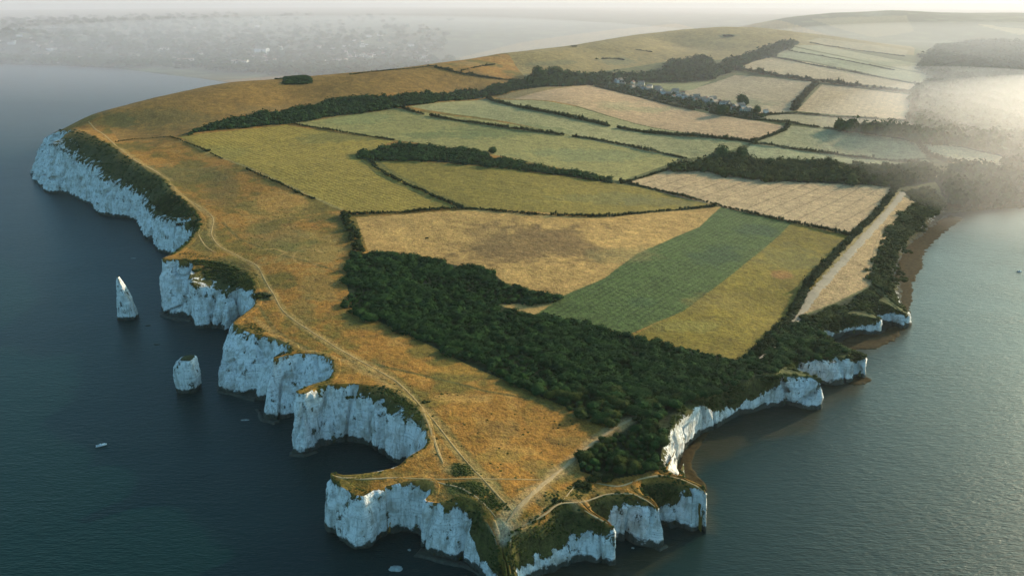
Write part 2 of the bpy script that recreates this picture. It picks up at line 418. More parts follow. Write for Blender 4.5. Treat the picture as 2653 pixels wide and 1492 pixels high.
# soft painted marks: polylines (picture), half width m, colour, strength
MARKS = [
 ([(905,905),(980,925),(1100,952),(1230,985),(1330,1003)], 0.9, (0.07,0.07,0.02), 0.8),
 ([(700,760),(760,830),(840,880),(930,935),(1010,985),(1080,1060),(1140,1130),(1200,1190),(1245,1240)], 1.2, (0.07,0.075,0.02), 0.65),
 ([(940,905),(1020,970),(1090,1040),(1150,1110),(1210,1180),(1270,1250)], 1.6, (0.09,0.09,0.03), 0.55),
 ([(560,560),(600,600),(700,640),(740,650),(870,690)], 1.3, (0.09,0.08,0.025), 0.6),
 ([(650,770),(690,830),(740,860),(800,890)], 1.2, (0.08,0.08,0.025), 0.6),
 ([(777+40*math.cos(k*math.pi/12), 647+20*math.sin(k*math.pi/12)) for k in range(3,23)], 0.8, (0.44,0.26,0.09), 0.55),
 ([(650,630),(690,625),(720,635),(700,645)], 0.8, (0.46,0.27,0.09), 0.7),
 ([(1130,1220),(1180,1260),(1230,1290)], 2.5, (0.07,0.08,0.02), 0.6),
 ([(1300,1232),(1350,1222)], 0.6, (0.09,0.07,0.02), 0.8),
 ([(1385,1225),(1405,1245),(1425,1262)], 0.7, (0.09,0.07,0.02), 0.8),
 ([(1264,1326),(1268,1348)], 3.0, (0.52,0.47,0.38), 0.85),
 ([(930,395),(975,430),(1060,475),(1170,520)], 5.0, (0.10,0.10,0.03), 0.5),
 ([(945,400),(985,435),(1100,485)], 0.8, (0.10,0.10,0.03), 0.7),
 ([(905,400),(950,440),(1080,500)], 0.8, (0.10,0.10,0.03), 0.7),
 ([(1680,425),(1620,445),(1560,462)], 3.0, (0.14,0.12,0.04), 0.7),
 ([(450,352),(560,398),(700,455),(860,528)], 1.5, (0.30,0.23,0.09), 0.7),
 ([(1335,1000),(1420,1040),(1500,1060),(1570,1062)], 1.5, (0.12,0.10,0.03), 0.6),
]
MARKS += [
 ([(425,462),(455,490),(500,520),(535,548),(532,590),(555,622),(600,645),(645,668),(668,708),(688,740),(715,785),(780,832),(860,882),(930,920),(1000,962),(1060,1022),(1110,1082),(1150,1132),(1200,1190),(1250,1243),(1290,1285)], 2.6, (0.37,0.23,0.075), 0.65),
 ([(870,905),(950,950),(1010,1000),(1060,1060),(1095,1120),(1120,1180)], 3.0, (0.37,0.23,0.08), 0.5),
 ([(1600,1050),(1540,1080),(1470,1132),(1400,1192),(1340,1242),(1296,1286)], 3.4, (0.38,0.25,0.11), 0.7),
 ([(1290,1285),(1270,1310),(1262,1330)], 4.0, (0.40,0.28,0.13), 0.7),
 ([(640,800),(700,850),(770,880),(860,905)], 1.6, (0.36,0.23,0.08), 0.45),
 ([(300,372),(360,412),(430,455)], 3.0, (0.33,0.21,0.07), 0.6),
 ([(1300,1328),(1369,1297),(1409,1270),(1470,1263)], 2.0, (0.38,0.26,0.12), 0.6),
]
MW = [(hits(p), w, c, s) for p, w, c, s in MARKS]
# blotches: centre, radius x/y in picture units, colour, strength
BLOTS = [
 (1360,615,190,60,(0.16,0.090,0.035),0.75),(1240,600,90,35,(0.20,0.12,0.045),0.5),(1580,640,110,25,(0.22,0.17,0.06),0.5),
 (1160,1180,45,18,(0.055,0.065,0.018),0.9),(1190,1225,70,22,(0.055,0.068,0.018),0.9),(1245,1262,40,18,(0.05,0.06,0.016),0.9),
 (1020,1030,18,30,(0.055,0.065,0.018),0.5),(990,1000,60,14,(0.05,0.062,0.016),0.9),(1040,1045,22,26,(0.05,0.062,0.016),0.9),
 (665,745,26,14,(0.025,0.035,0.010),1.0),(470,440,110,26,(0.10,0.095,0.028),0.7),(560,470,50,60,(0.11,0.09,0.028),0.55),
 (760,620,110,45,(0.17,0.15,0.045),0.5),(680,590,80,50,(0.17,0.12,0.04),0.45),(800,720,60,40,(0.15,0.12,0.035),0.5),(760,790,40,50,(0.13,0.11,0.032),0.5),
 (1390,1200,60,22,(0.10,0.10,0.028),0.7),(1430,1245,70,16,(0.12,0.11,0.03),0.6),(1385,1262,40,12,(0.10,0.10,0.028),0.6),(1500,1235,90,10,(0.11,0.10,0.03),0.6),
 (1250,1080,60,20,(0.19,0.11,0.03),0.5),(1430,1110,60,16,(0.17,0.11,0.03),0.5),(1350,1170,50,18,(0.14,0.11,0.03),0.5),(1150,1000,80,14,(0.42,0.24,0.07),0.5),
 (1880,260,80,14,(0.15,0.16,0.08),0.6),(1600,275,110,8,(0.28,0.24,0.12),0.6),(1560,262,70,8,(0.30,0.25,0.13),0.5),
 (1250,330,180,18,(0.13,0.15,0.055),0.6),(1500,390,200,16,(0.16,0.18,0.08),0.45),(1100,340,120,10,(0.15,0.16,0.06),0.5),
 (900,300,90,16,(0.18,0.20,0.075),0.5),(850,345,110,16,(0.15,0.14,0.04),0.5),(560,380,80,18,(0.25,0.22,0.06),0.3),
 (300,310,60,18,(0.10,0.10,0.03),0.6),(420,300,120,30,(0.16,0.12,0.038),0.5),(700,280,120,15,(0.20,0.13,0.045),0.4),
 (1800,640,80,35,(0.035,0.065,0.030),0.6),(1900,580,60,22,(0.040,0.070,0.035),0.6),(1620,760,60,20,(0.045,0.085,0.040),0.4),
 (1990,650,110,35,(0.15,0.13,0.038),0.5),(1960,690,40,12,(0.32,0.13,0.045),0.6),(1800,760,100,30,(0.20,0.14,0.035),0.5),(1750,820,100,20,(0.26,0.21,0.05),0.5),
 (1500,500,160,16,(0.17,0.15,0.05),0.5),(1650,510,90,12,(0.15,0.13,0.05),0.5),
 (940,390,60,10,(0.10,0.11,0.035),0.7),(2280,285,30,12,(0.22,0.21,0.11),0.5),(2180,158,120,8,(0.17,0.18,0.09),0.6),
 (1180,160,60,8,(0.20,0.16,0.07),0.4),(1400,158,60,6,(0.14,0.13,0.06),0.6),(1560,155,50,10,(0.13,0.13,0.06),0.6),(1835,90,30,5,(0.10,0.11,0.05),0.7),
]
BLOTS += [(520,600,40,60,(0.10,0.085,0.022),0.7),(580,670,70,30,(0.07,0.065,0.018),0.8),(600,830,40,20,(0.12,0.10,0.025),0.6),(850,930,60,12,(0.13,0.10,0.025),0.5),
 (380,450,60,40,(0.10,0.085,0.022),0.7),(470,520,40,30,(0.09,0.08,0.022),0.6),(980,1190,60,8,(0.17,0.13,0.035),0.5),(1050,1235,60,10,(0.15,0.12,0.03),0.6),(820,1150,10,8,(0.1,0.1,0.03),0.5),
 (700,520,120,40,(0.40,0.23,0.06),0.4),(1150,930,120,20,(0.36,0.17,0.03),0.4),(1450,1060,80,16,(0.36,0.16,0.03),0.5),(1250,1150,60,14,(0.19,0.13,0.03),0.5),(900,1000,1,1,(0.2,0.1,0.03),0.1)]
BW = []
for (px, py, rx, ry, c, s) in BLOTS:
    ctr = np.array(hit(px, py)); ex = np.array(hit(px + rx, py)); ey = np.array(hit(px, py + ry))
    BW.append((ctr, ex - ctr, ey - ctr, c, s))
WOODS = {
 'great': [(905,640),(1050,648),(1190,675),(1250,695),(1270,715),(1405,748),(1380,762),(1250,766),(1345,795),(1590,848),(1850,905),(1900,898),(1960,845),(2010,800),(2055,815),(2075,850),(2110,880),(1990,912),(1940,942),(1850,960),(1770,985),(1700,1040),(1675,1095),(1600,1052),(1530,1062),(1440,1030),(1300,970),(1180,918),(1080,868),(960,812),(890,785),(868,700),(885,640)],
 'point': [(1600,1056),(1675,1095),(1658,1135),(1665,1178),(1600,1195),(1530,1205),(1460,1185),(1455,1150),(1490,1110)],
 'belt': [(440,345),(560,325),(730,311),(850,291),(1000,272),(1215,246),(1330,222),(1400,214),(1330,205),(1180,233),(1000,243),(840,256),(640,292),(560,308)],
 'lens': [(905,392),(950,374),(1010,362),(1230,388),(1240,400),(1400,426),(1540,452),(1540,462),(1400,440),(1200,415),(1000,402),(930,404)],
 'lane': [(1720,416),(1800,402),(1870,400),(2000,414),(2330,420),(2360,455),(2300,470),(2250,470),(1900,450),(1750,428),(1680,428)],
 'down': [(1320,208),(1345,190),(1400,184),(1480,198),(1520,192),(1640,194),(1680,180),(1690,160),(1780,150),(1800,172),(1850,155),(1950,116),(2000,110),(1985,124),(1860,168),(1830,184),(1780,204),(1620,206),(1480,214),(1340,222)],
 'village': [(1480,206),(1590,218),(1760,250),(1900,280),(1925,294),(1880,296),(1700,262),(1560,232)],
 'right': [(2300,230),(2350,200),(2600,185),(2680,185),(2680,345),(2350,336),(2300,312),(2296,240)],
 'rightlow': [(2080,322),(2150,318),(2300,338),(2680,345),(2680,402),(2560,402),(2420,372),(2320,360),(2250,348),(2130,330)],
 'bay': [(2350,455),(2420,430),(2500,434),(2576,402),(2700,402),(2700,500),(2580,508),(2450,520),(2380,515),(2365,475)],
 'coast': [(2270,482),(2350,474),(2385,520),(2330,560),(2290,600),(2265,660),(2262,720),(2225,735),(2196,712),(2215,620),(2252,565),(2302,510)],
 'cove': [(2025,795),(2100,768),(2190,722),(2222,742),(2210,758),(2160,780),(2090,798),(2060,825),(2078,850),(2055,815),(2010,800)],
 'skyline': [(655,200),(780,200),(788,210),(715,215)],
 'foot': [(2345,140),(2360,118),(2450,105),(2700,112),(2700,150),(2450,165)],
 'foot_low': [(2310,175),(2340,135),(2700,155),(2700,182),(2600,184),(2350,198)],
}
WW = {k: hits(v) for k, v in WOODS.items()}

def land_colour(X, Y, D=None):
    """base colour, row coordinate, row strength for land points."""
    n1 = fbm(X / 42, Y / 42, seed=3); n2 = fbm(X / 9, Y / 9, seed=8, octaves=3); n3 = fbm(X / 160, Y / 160, seed=21, octaves=3)
    C = np.empty(X.shape + (3,)); C[...] = C_DOWN
    t = 0.9 * sstep(-0.10, 0.32, n1 * 0.8 + n2 * 0.4 + n3 * 0.25)[..., None]
    C[:] = C * (1 - t) + np.array((0.135, 0.100, 0.020)) * t
    rt = np.maximum(sstep(150, 350, X) * sstep(700, 900, Y), sstep(100, 135, X) * sstep(420, 450, Y))[..., None]
    C[:] = C * (1 - rt) + np.array((0.10, 0.10, 0.034)) * (1 + 0.5 * n2[..., None]) * rt
    t = (1 - rt) * sstep(0.05, 0.4, -n1 * 0.6 - n2 * 0.6)[..., None]
    C[:] = C * (1 - 0.6 * t) + np.array(C_GOLD) * 0.6 * t
    far = sstep(2400, 3000, Y)[..., None]
    n4 = vnoise(X / 60, Y / 45, seed=31)[..., None]
    C[:] = C * (1 - far) + far * (np.array((0.075, 0.085, 0.045)) * (1.0 + 0.9 * sstep(0.1, 0.8, n4)) + 0.05 * sstep(0.35, 0.5, -n3)[..., None])
    ru = np.zeros(X.shape); ra = np.zeros(X.shape)
    for nm, P, colr, rd in FW:
        m = in_poly(X, Y, P)
        if not m.any(): continue
        k = 0.30 if nm in ('down', 'ridge', 'ochre', 'barley') else 0.16
        v = 1 + k * (n2[m] * 1.1 + n1[m] * 0.8)
        C[m] = np.array(colr) * v[:, None]
        if rd:
            ru[m] = (X[m] * rd[0][0] + Y[m] * rd[0][1]) / rd[1]; ra[m] = rd[2]
        else:
            ra[m] = 0
    for ctr, ex, ey, c, s in BW:
        det = ex[0] * ey[1] - ex[1] * ey[0]
        R = max(np.hypot(*ex), np.hypot(*ey)) * 1.5
        m = (abs(X - ctr[0]) < R) & (abs(Y - ctr[1]) < R)
        if not m.any(): continue
        dx, dy = X[m] - ctr[0], Y[m] - ctr[1]
        u = (dx * ey[1] - dy * ey[0]) / det; v = (dy * ex[0] - dx * ex[1]) / det
        r = np.sqrt(u * u + v * v) + 0.55 * n1[m] + 0.5 * n2[m]
        w = (s * sstep(1.15, 0.55, r))[:, None]
        C[m] = C[m] * (1 - w) + np.array(c) * w
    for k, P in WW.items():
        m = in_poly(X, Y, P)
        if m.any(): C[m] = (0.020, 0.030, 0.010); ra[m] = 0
    for P, w, c, s in MW:
        d = dist_line(X, Y, P, w * 2.2 + 1)
        m = d < w * 2 + 1
        if not m.any(): continue
        a = (s * sstep(w * 1.6 + 0.4, w * 0.5, d[m] + n2[m] * w * 0.8))[:, None]
        C[m] = C[m] * (1 - a) + np.array(c) * a
    # rough, darker sward on the steep seaward edge
    return np.clip(C, 0.004, 0.9), ru, ra

def micro(X, Y):
    return 0.55 * fbm(X / 24, Y / 24, seed=41, octaves=4) + 0.22 * fbm(X / 3.4, Y / 3.4, seed=44, octaves=3)

# ------------------------------------------------------------------ materials
def new_mat(name):
    m = bpy.data.materials.new(name); m.use_nodes = True
    nt = m.node_tree
    for n_ in list(nt.nodes): nt.nodes.remove(n_)
    out = nt.nodes.new("ShaderNodeOutputMaterial")
    bs = nt.nodes.new("ShaderNodeBsdfPrincipled")
    nt.links.new(bs.outputs[0], out.inputs[0])
    return m, nt, bs

class NT:
    def __init__(s, nt): s.nt = nt
    def n(s, typ, **kw):
        nd = s.nt.nodes.new(typ)
        for k, v in kw.items(): setattr(nd, k, v)
        return nd
    def link(s, a, b): s.nt.links.new(a, b)
    def val(s, inp, v):
        if hasattr(v, 'is_output') or isinstance(v, bpy.types.NodeSocket): s.link(v, inp)
        else: inp.default_value = v
    def math(s, op, a, b=0.0, clamp=False):
        nd = s.n("ShaderNodeMath", operation=op, use_clamp=clamp); s.val(nd.inputs[0], a); s.val(nd.inputs[1], b); return nd.outputs[0]
    def noise(s, vec, scale, detail=3, rough=0.55):
        nd = s.n("ShaderNodeTexNoise"); s.link(vec, nd.inputs['Vector']); nd.inputs['Scale'].default_value = scale
        nd.inputs['Detail'].default_value = detail; nd.inputs['Roughness'].default_value = rough; return nd.outputs[0]
    def scale(s, vec, xyz):
        nd = s.n("ShaderNodeVectorMath", operation='MULTIPLY'); s.link(vec, nd.inputs[0]); nd.inputs[1].default_value = xyz; return nd.outputs[0]
    def ramp(s, v, a, b, lo=0.0, hi=1.0):
        nd = s.n("ShaderNodeMapRange"); s.link(v, nd.inputs[0]); nd.inputs[1].default_value = a; nd.inputs[2].default_value = b
        nd.inputs[3].default_value = lo; nd.inputs[4].default_value = hi; return nd.outputs[0]
    def mix(s, f, a, b, mode='MIX'):
        nd = s.n("ShaderNodeMix", data_type='RGBA', blend_type=mode); s.val(nd.inputs[0], f)
        for k, v in ((6, a), (7, b)):
            if isinstance(v, tuple): nd.inputs[k].default_value = v + (1.0,) if len(v) == 3 else v
            else: s.link(v, nd.inputs[k])
        return nd.outputs[2]
    def attr(s, name):
        nd = s.n("ShaderNodeAttribute"); nd.attribute_name = name; return nd
    def bump(s, h, strength, dist, normal=None):
        nd = s.n("ShaderNodeBump"); s.link(h, nd.inputs['Height']); nd.inputs['Strength'].default_value = strength
        nd.inputs['Distance'].default_value = dist
        if normal: s.link(normal, nd.inputs['Normal'])
        return nd.outputs[0]

def land_material():
    m, nt, bs = new_mat("grass_and_chalk"); N_ = NT(nt)
    pos = N_.n("ShaderNodeNewGeometry").outputs['Position']
    col = N_.attr("col").outputs['Color']
    ru = N_.attr("rowu").outputs['Fac']; ra = N_.attr("rowa").outputs['Fac']; ck = N_.attr("chalk").outputs['Fac']
    fine = N_.noise(pos, 0.9, 4, 0.65); mid = N_.noise(pos, 0.11, 4, 0.6); tuft = N_.noise(N_.scale(pos, (0.35, 0.35, 0.1)), 1.0, 3, 0.6)
    v = N_.math('ADD', N_.ramp(fine, 0.25, 0.75, 0.45, 1.55), N_.ramp(mid, 0.3, 0.7, -0.22, 0.22))
    v = N_.math('ADD', v, N_.ramp(tuft, 0.3, 0.7, -0.32, 0.32))
    row = N_.math('SINE', N_.math('MULTIPLY', ru, 6.28318))
    r01 = N_.ramp(row, -1, 1, 0, 1)
    tram = N_.math('LESS_THAN', ra, 0.0); wide = N_.math('SUBTRACT', 1.0, tram)
    row = N_.math('ADD', N_.math('MULTIPLY', N_.math('POWER', r01, 30.0), tram), N_.math('MULTIPLY', N_.math('POWER', r01, 1.6), wide))
    brk = N_.ramp(N_.noise(pos, 0.045, 3, 0.6), 0.35, 0.65, 0.4, 1.0)
    row = N_.math('MULTIPLY', row, brk)
    ra = N_.math('ABSOLUTE', ra)
    v = N_.math('MULTIPLY', v, N_.math('SUBTRACT', 1.0, N_.math('MULTIPLY', row, ra)))
    vc = N_.n("ShaderNodeCombineColor"); [N_.link(v, vc.inputs[i]) for i in range(3)]
    grass = N_.mix(1.0, col, vc.outputs[0], 'MULTIPLY')
    hue = N_.noise(pos, 0.30, 3, 0.6)
    grass = N_.mix(N_.ramp(hue, 0.42, 0.75, 0, 0.30), grass, N_.mix(1.0, grass, (0.62, 1.0, 0.62), 'MULTIPLY'))
    # chalk
    sx = N_.scale(pos, (0.55, 0.55, 0.07)); streak = N_.noise(sx, 1.0, 5, 0.62)
    blot = N_.noise(pos, 0.12, 4, 0.6); spk = N_.noise(pos, 0.9, 5, 0.7)
    bed = N_.noise(N_.scale(pos, (0.04, 0.04, 0.9)), 1.0, 3, 0.6)
    chalk = N_.mix(N_.ramp(streak, 0.50, 0.66, 0, 0.8), (0.88, 0.88, 0.85), (0.38, 0.38, 0.34))
    chalk = N_.mix(N_.ramp(blot, 0.48, 0.68, 0, 0.75), chalk, (0.36, 0.32, 0.24))
    chalk = N_.mix(N_.ramp(bed, 0.52, 0.62, 0, 0.45), chalk, (0.45, 0.44, 0.40))
    chalk = N_.mix(N_.ramp(spk, 0.57, 0.68, 0, 0.85), chalk, (0.16, 0.16, 0.11))
    sep = N_.n("ShaderNodeSeparateXYZ"); N_.link(pos, sep.inputs[0])
    tide = N_.math('ADD', sep.outputs[2], N_.ramp(N_.noise(pos, 0.16, 4, 0.6), 0.3, 0.7, -1.9, 1.9))
    chalk = N_.mix(N_.ramp(tide, 4.0, 2.8, 0, 0.95), chalk, (0.030, 0.036, 0.022))
    # vegetation mask
    br = N_.noise(N_.scale(pos, (1.0, 1.0, 0.55)), 0.16, 5, 0.68)
    mk = N_.math('ADD', ck, N_.ramp(br, 0.25, 0.75, -0.95, 0.95))
    mk = N_.ramp(mk, 0.46, 0.54, 0, 1)
    vb = N_.noise(N_.scale(pos, (1.0, 1.0, 0.6)), 0.17, 5, 0.74)
    mk = N_.math('MULTIPLY', mk, N_.ramp(vb, 0.605, 0.64, 1.0, 0.08))
    base = N_.mix(mk, grass, chalk)
    N_.link(base, bs.inputs['Base Color'])
    bs.inputs['Roughness'].default_value = 0.95
    bs.inputs['Specular IOR Level'].default_value = 0.12
    hb = N_.math('ADD', N_.math('MULTIPLY', fine, 0.5), N_.math('ADD', N_.math('MULTIPLY', streak, N_.math('MULTIPLY', mk, 3.0)), N_.math('MULTIPLY', tuft, 0.8)))
    hb = N_.math('ADD', hb, N_.math('MULTIPLY', N_.math('MULTIPLY', row, ra), -0.5))
    N_.link(N_.bump(hb, 0.9, 0.9), bs.inputs['Normal'])
    return m
MAT_LAND = land_material()

def simple_mat(name, c, rough=0.9, var=0.25, scale=0.8, spec=0.2, c2=None):
    m, nt, bs = new_mat(name); N_ = NT(nt)
    pos = N_.n("ShaderNodeNewGeometry").outputs['Position']
    f = N_.noise(pos, scale, 4, 0.6)
    c2 = c2 or tuple(max(0, x * (1 - var)) for x in c)
    ca = tuple(min(1, x * (1 + var)) for x in c)
    N_.link(N_.mix(N_.ramp(f, 0.3, 0.7), ca, c2), bs.inputs['Base Color'])
    bs.inputs['Roughness'].default_value = rough; bs.inputs['Specular IOR Level'].default_value = spec
    return m

def leaf_mat(name, ca, cb):
    m, nt, bs = new_mat(name); N_ = NT(nt)
    g = N_.n("ShaderNodeNewGeometry")
    pos = g.outputs['Position']; rnd = g.outputs['Random Per Island']
    f = N_.math('ADD', N_.math('MULTIPLY', rnd, 0.35), N_.ramp(N_.noise(pos, 0.09, 3, 0.6), 0.32, 0.68, -0.1, 0.75), True)
    N_.link(N_.mix(f, ca, cb), bs.inputs['Base Color'])
    bs.inputs['Roughness'].default_value = 0.9; bs.inputs['Specular IOR Level'].default_value = 0.04
    return m
MAT_LEAF = leaf_mat("foliage", (0.005, 0.024, 0.008), (0.036, 0.080, 0.018))
MAT_LEAF2 = leaf_mat("foliage_olive", (0.014, 0.030, 0.008), (0.070, 0.085, 0.018))
MAT_HEDGE = leaf_mat("hedge_foliage", (0.010, 0.022, 0.007), (0.044, 0.056, 0.014))
MAT_BARK = simple_mat("bark", (0.06, 0.045, 0.03))

def sea_material():
    m, nt, bs = new_mat("sea_water"); N_ = NT(nt)
    pos = N_.n("ShaderNodeNewGeometry").outputs['Position']
    sh = N_.attr("shallow").outputs['Fac']
    reef = N_.noise(pos, 0.07, 5, 0.65)
    k = N_.math('MULTIPLY', sh, N_.ramp(reef, 0.35, 0.6, 0.3, 0.9))
    deep = (0.0006, 0.0190, 0.0170)
    brown = N_.mix(N_.ramp(reef, 0.4, 0.6), (0.060, 0.042, 0.014), (0.018, 0.024, 0.010))
    N_.link(N_.mix(k, deep, brown), bs.inputs['Base Color'])
    bs.inputs['Roughness'].default_value = 0.34
    bs.inputs['IOR'].default_value = 1.333
    bs.inputs['Specular IOR Level'].default_value = 0.31
    w1 = N_.noise(N_.scale(pos, (0.11, 0.34, 1)), 1.0, 3, 0.5)
    w2 = N_.noise(N_.scale(pos, (0.26, 1.0, 1)), 1.0, 3, 0.55)
    w3 = N_.noise(N_.scale(pos, (0.012, 0.02, 1)), 1.0, 3, 0.6)
    amp = N_.ramp(w3, 0.35, 0.65, 0.7, 1.2)
    hgt = N_.math('MULTIPLY', N_.math('ADD', N_.math('MULTIPLY', w1, 0.9), N_.math('MULTIPLY', w2, 0.8)), amp)
    N_.link(N_.bump(hgt, 0.8, 0.55), bs.inputs['Normal'])
    return m
MAT_SEA = sea_material()

# ------------------------------------------------------------------ ground mesh
def build_ground():
    az = np.linspace(math.radians(-43), math.radians(45), 1300)
    r1 = np.exp(np.arange(math.log(225), math.log(2900), 0.0024)); r2 = np.exp(np.arange(math.log(2900) + 0.008, math.log(13000), 0.008))
    r = np.concatenate([r1, r2])
    R, Az = np.meshgrid(r, az, indexing='ij')
    X, Y = R * np.sin(Az), R * np.cos(Az)
    inside = in_poly(X, Y, POLY)
    D = dist_line(X, Y, TOP, 60.0)
    Z = zland(X, Y) + micro(X, Y) * np.where(Y > 2500, 3.0, 1.0)
    # the bay shore and beaches sink gently under the sea
    BS = np.array([tuple(p) for p in bay] )
    DB = dist_line(X, Y, BS, 400.0)
    Z = np.where(DB < 60, np.minimum(Z, 0.6 + DB * 0.12 * np.where(Y > 2000, 1, 12)), Z)
    DR = dist_line(X, Y, BEACH, 300.0)
    Z = np.where(DR < 80, np.minimum(Z, 0.5 + DR * 0.15), Z)
    Z = np.maximum(Z, np.where(inside, 0.5, -99))
    lw = 3.0 + 0.004 * R
    low = sstep(0.72, 0.34, D / lw)
    Z = Z - low * 9
    Z = np.where(inside, Z, -6.0)
    C, ru, ra = land_colour(X, Y)
    # steep seaward edge is rank, dark grass on the left side
    face_in = inside[:-1, :-1] | inside[1:, :-1] | inside[:-1, 1:] | inside[1:, 1:]
    f = grid_faces(len(r), len(az), face_in)[:, ::-1]
    V = np.stack([X, Y, Z], -1).reshape(-1, 3)
    V, f, Cc, ru, ra = compact(V, f, C.reshape(-1, 3), ru.ravel(), ra.ravel())
    o = mesh_from("ground", V, f, MAT_LAND, True, None, {"col": Cc}, {"rowu": ru, "rowa": ra, "chalk": np.full(len(V), -1.0)})
    tag(o, kind='structure')
build_ground()

# ------------------------------------------------------------------ cliffs
def build_cliffs():
    n = len(TOP)
    d = np.gradient(TOP, axis=0); d /= np.hypot(d[:, 0], d[:, 1])[:, None] + 1e-9
    k = 7
    ker = np.ones(k) / k
    nin = np.stack([-d[:, 1], d[:, 0]], -1)      # inward (land side)
    for a in range(2):
        nin[:, a] = np.convolve(np.pad(nin[:, a], k // 2, mode='edge'), ker, mode='valid')
    nin /= np.hypot(nin[:, 0], nin[:, 1])[:, None] + 1e-9
    dist = np.hypot(TOP[:, 0], TOP[:, 1])
    lw = 3.0 + 0.004 * dist
    rowsV, rowsC, rowsK = [], [], []
    NV = 44
    g = np.clip(CG, 0.015, 0.95)
    ctop, _, _ = land_colour(TOP[:, 0] + nin[:, 0] * 3, TOP[:, 1] + nin[:, 1] * 3)
    scrub = np.array((0.075, 0.068, 0.020))
    left = sstep(150, -50, TOP[:, 0])[:, None]
    for j in range(NV + 1):
        t = j / NV
        z = -1.5 + (CH + 1.5) * t
        br = 1 - g
        u = np.where(t < br, 0.30 * (t / br), 0.30 + 0.70 * ((t - br) / g))
        u = np.where(g < 0.12, t ** 1.2, u)
        P = BASE * (1 - u)[:, None] + TOP * u[:, None]
        # flutes and ledges of the chalk, calmer on the grassed part
        sc = 1.25 * np.clip(dist / 450, 0.9, 2.4)
        amp = sc * np.where(t < br, 1.0, 0.45) * sstep(1.0, 0.94, t) * (0.35 + 0.65 * sstep(0.0, 0.1, t))
        nz = 2.6 * fbm(P[:, 0] / (11 * sc), P[:, 1] / (11 * sc), np.full(n, z.mean() / 60), seed=51) - 2.6 * np.abs(fbm(P[:, 0] / 17, P[:, 1] / 17, np.full(n, j / 70.0), seed=58)) + 0.9 + 1.0 * fbm(P[:, 0] / 3.2, P[:, 1] / 3.2, z / 9.0, seed=57) \
             + 0.5 * fbm(P[:, 0] / 6, P[:, 1] / 6, z / 2.2, seed=63)
        cf = vnoise(P[:, 0] / 13 + 3.3, P[:, 1] / 13, np.full(n, j / 90.0), seed=91)
        nz = nz - 3.0 * np.exp(-(cf / 0.07) ** 2) * (CG < 0.5)
        room = np.clip(((TOP - P) * nin).sum(1), 0, None)           # how far the face may be cut back
        P = P - nin * np.maximum(nz * amp, -(room + 0.1))[:, None]
        zz = z + np.where(t > 0.98, 0, 0)
        if j == NV:
            zz = np.minimum(CH, zland(P[:, 0], P[:, 1]) + 0.2) - 0.1
        rowsV.append(np.column_stack([P, zz]))
        kk = (br - t) * 5.0 + 0.5 + np.where(g < 0.12, 0.1, 0)
        rowsK.append(np.clip(kk, -1.0, 1.6))
        w = sstep(0.0, 0.12, 1 - t)
        rowsC.append(ctop * (1 - w)[..., None] + scrub * w[..., None] if np.ndim(w) else ctop * (1 - w) + scrub * w)
    lim = np.full(n, 1.3)
    for q in (0.3, 0.5, 0.7, 0.9, 1.1, 1.3):
        P = TOP + nin * (lw * q)[:, None]
        ok = in_poly(P[:, 0], P[:, 1], POLY) & (dist_line(P[:, 0], P[:, 1], TOP, 12.0) > 0.6 * lw * q)
        lim = np.where(~ok, np.minimum(lim, max(q - 0.2, 0.12)), lim)
    for it_ in range(3):
        lim = np.minimum(lim, np.minimum(np.roll(lim, 1), np.roll(lim, -1)) + 0.12)
    lw = lw * lim / 1.25
    for q, f_ in ((0.25, 0.05), (0.55, 0.12), (0.85, 0.16), (1.1, -0.1), (1.25, -2.5)):
        P = TOP + nin * (lw * q)[:, None]
        z = zland(P[:, 0], P[:, 1]) + micro(P[:, 0], P[:, 1]) + f_
        rowsV.append(np.column_stack([P, z])); rowsK.append(np.full(n, -1.0))
        c, _, _ = land_colour(P[:, 0], P[:, 1]); rowsC.append(c)
    V = np.array(rowsV); nr = len(rowsV)
    global CLIFF_V, CLIFF_K
    CLIFF_V, CLIFF_K = V, np.array(rowsK)
    f = grid_faces(nr, n)
    o = mesh_from("cliff", V.reshape(-1, 3), f, MAT_LAND, True, None, {"col": np.array(rowsC).reshape(-1, 3)},
                  {"rowu": np.zeros(nr * n), "rowa": np.zeros(nr * n), "chalk": np.array(rowsK).reshape(-1)})
    tag(o, kind='structure')
build_cliffs()

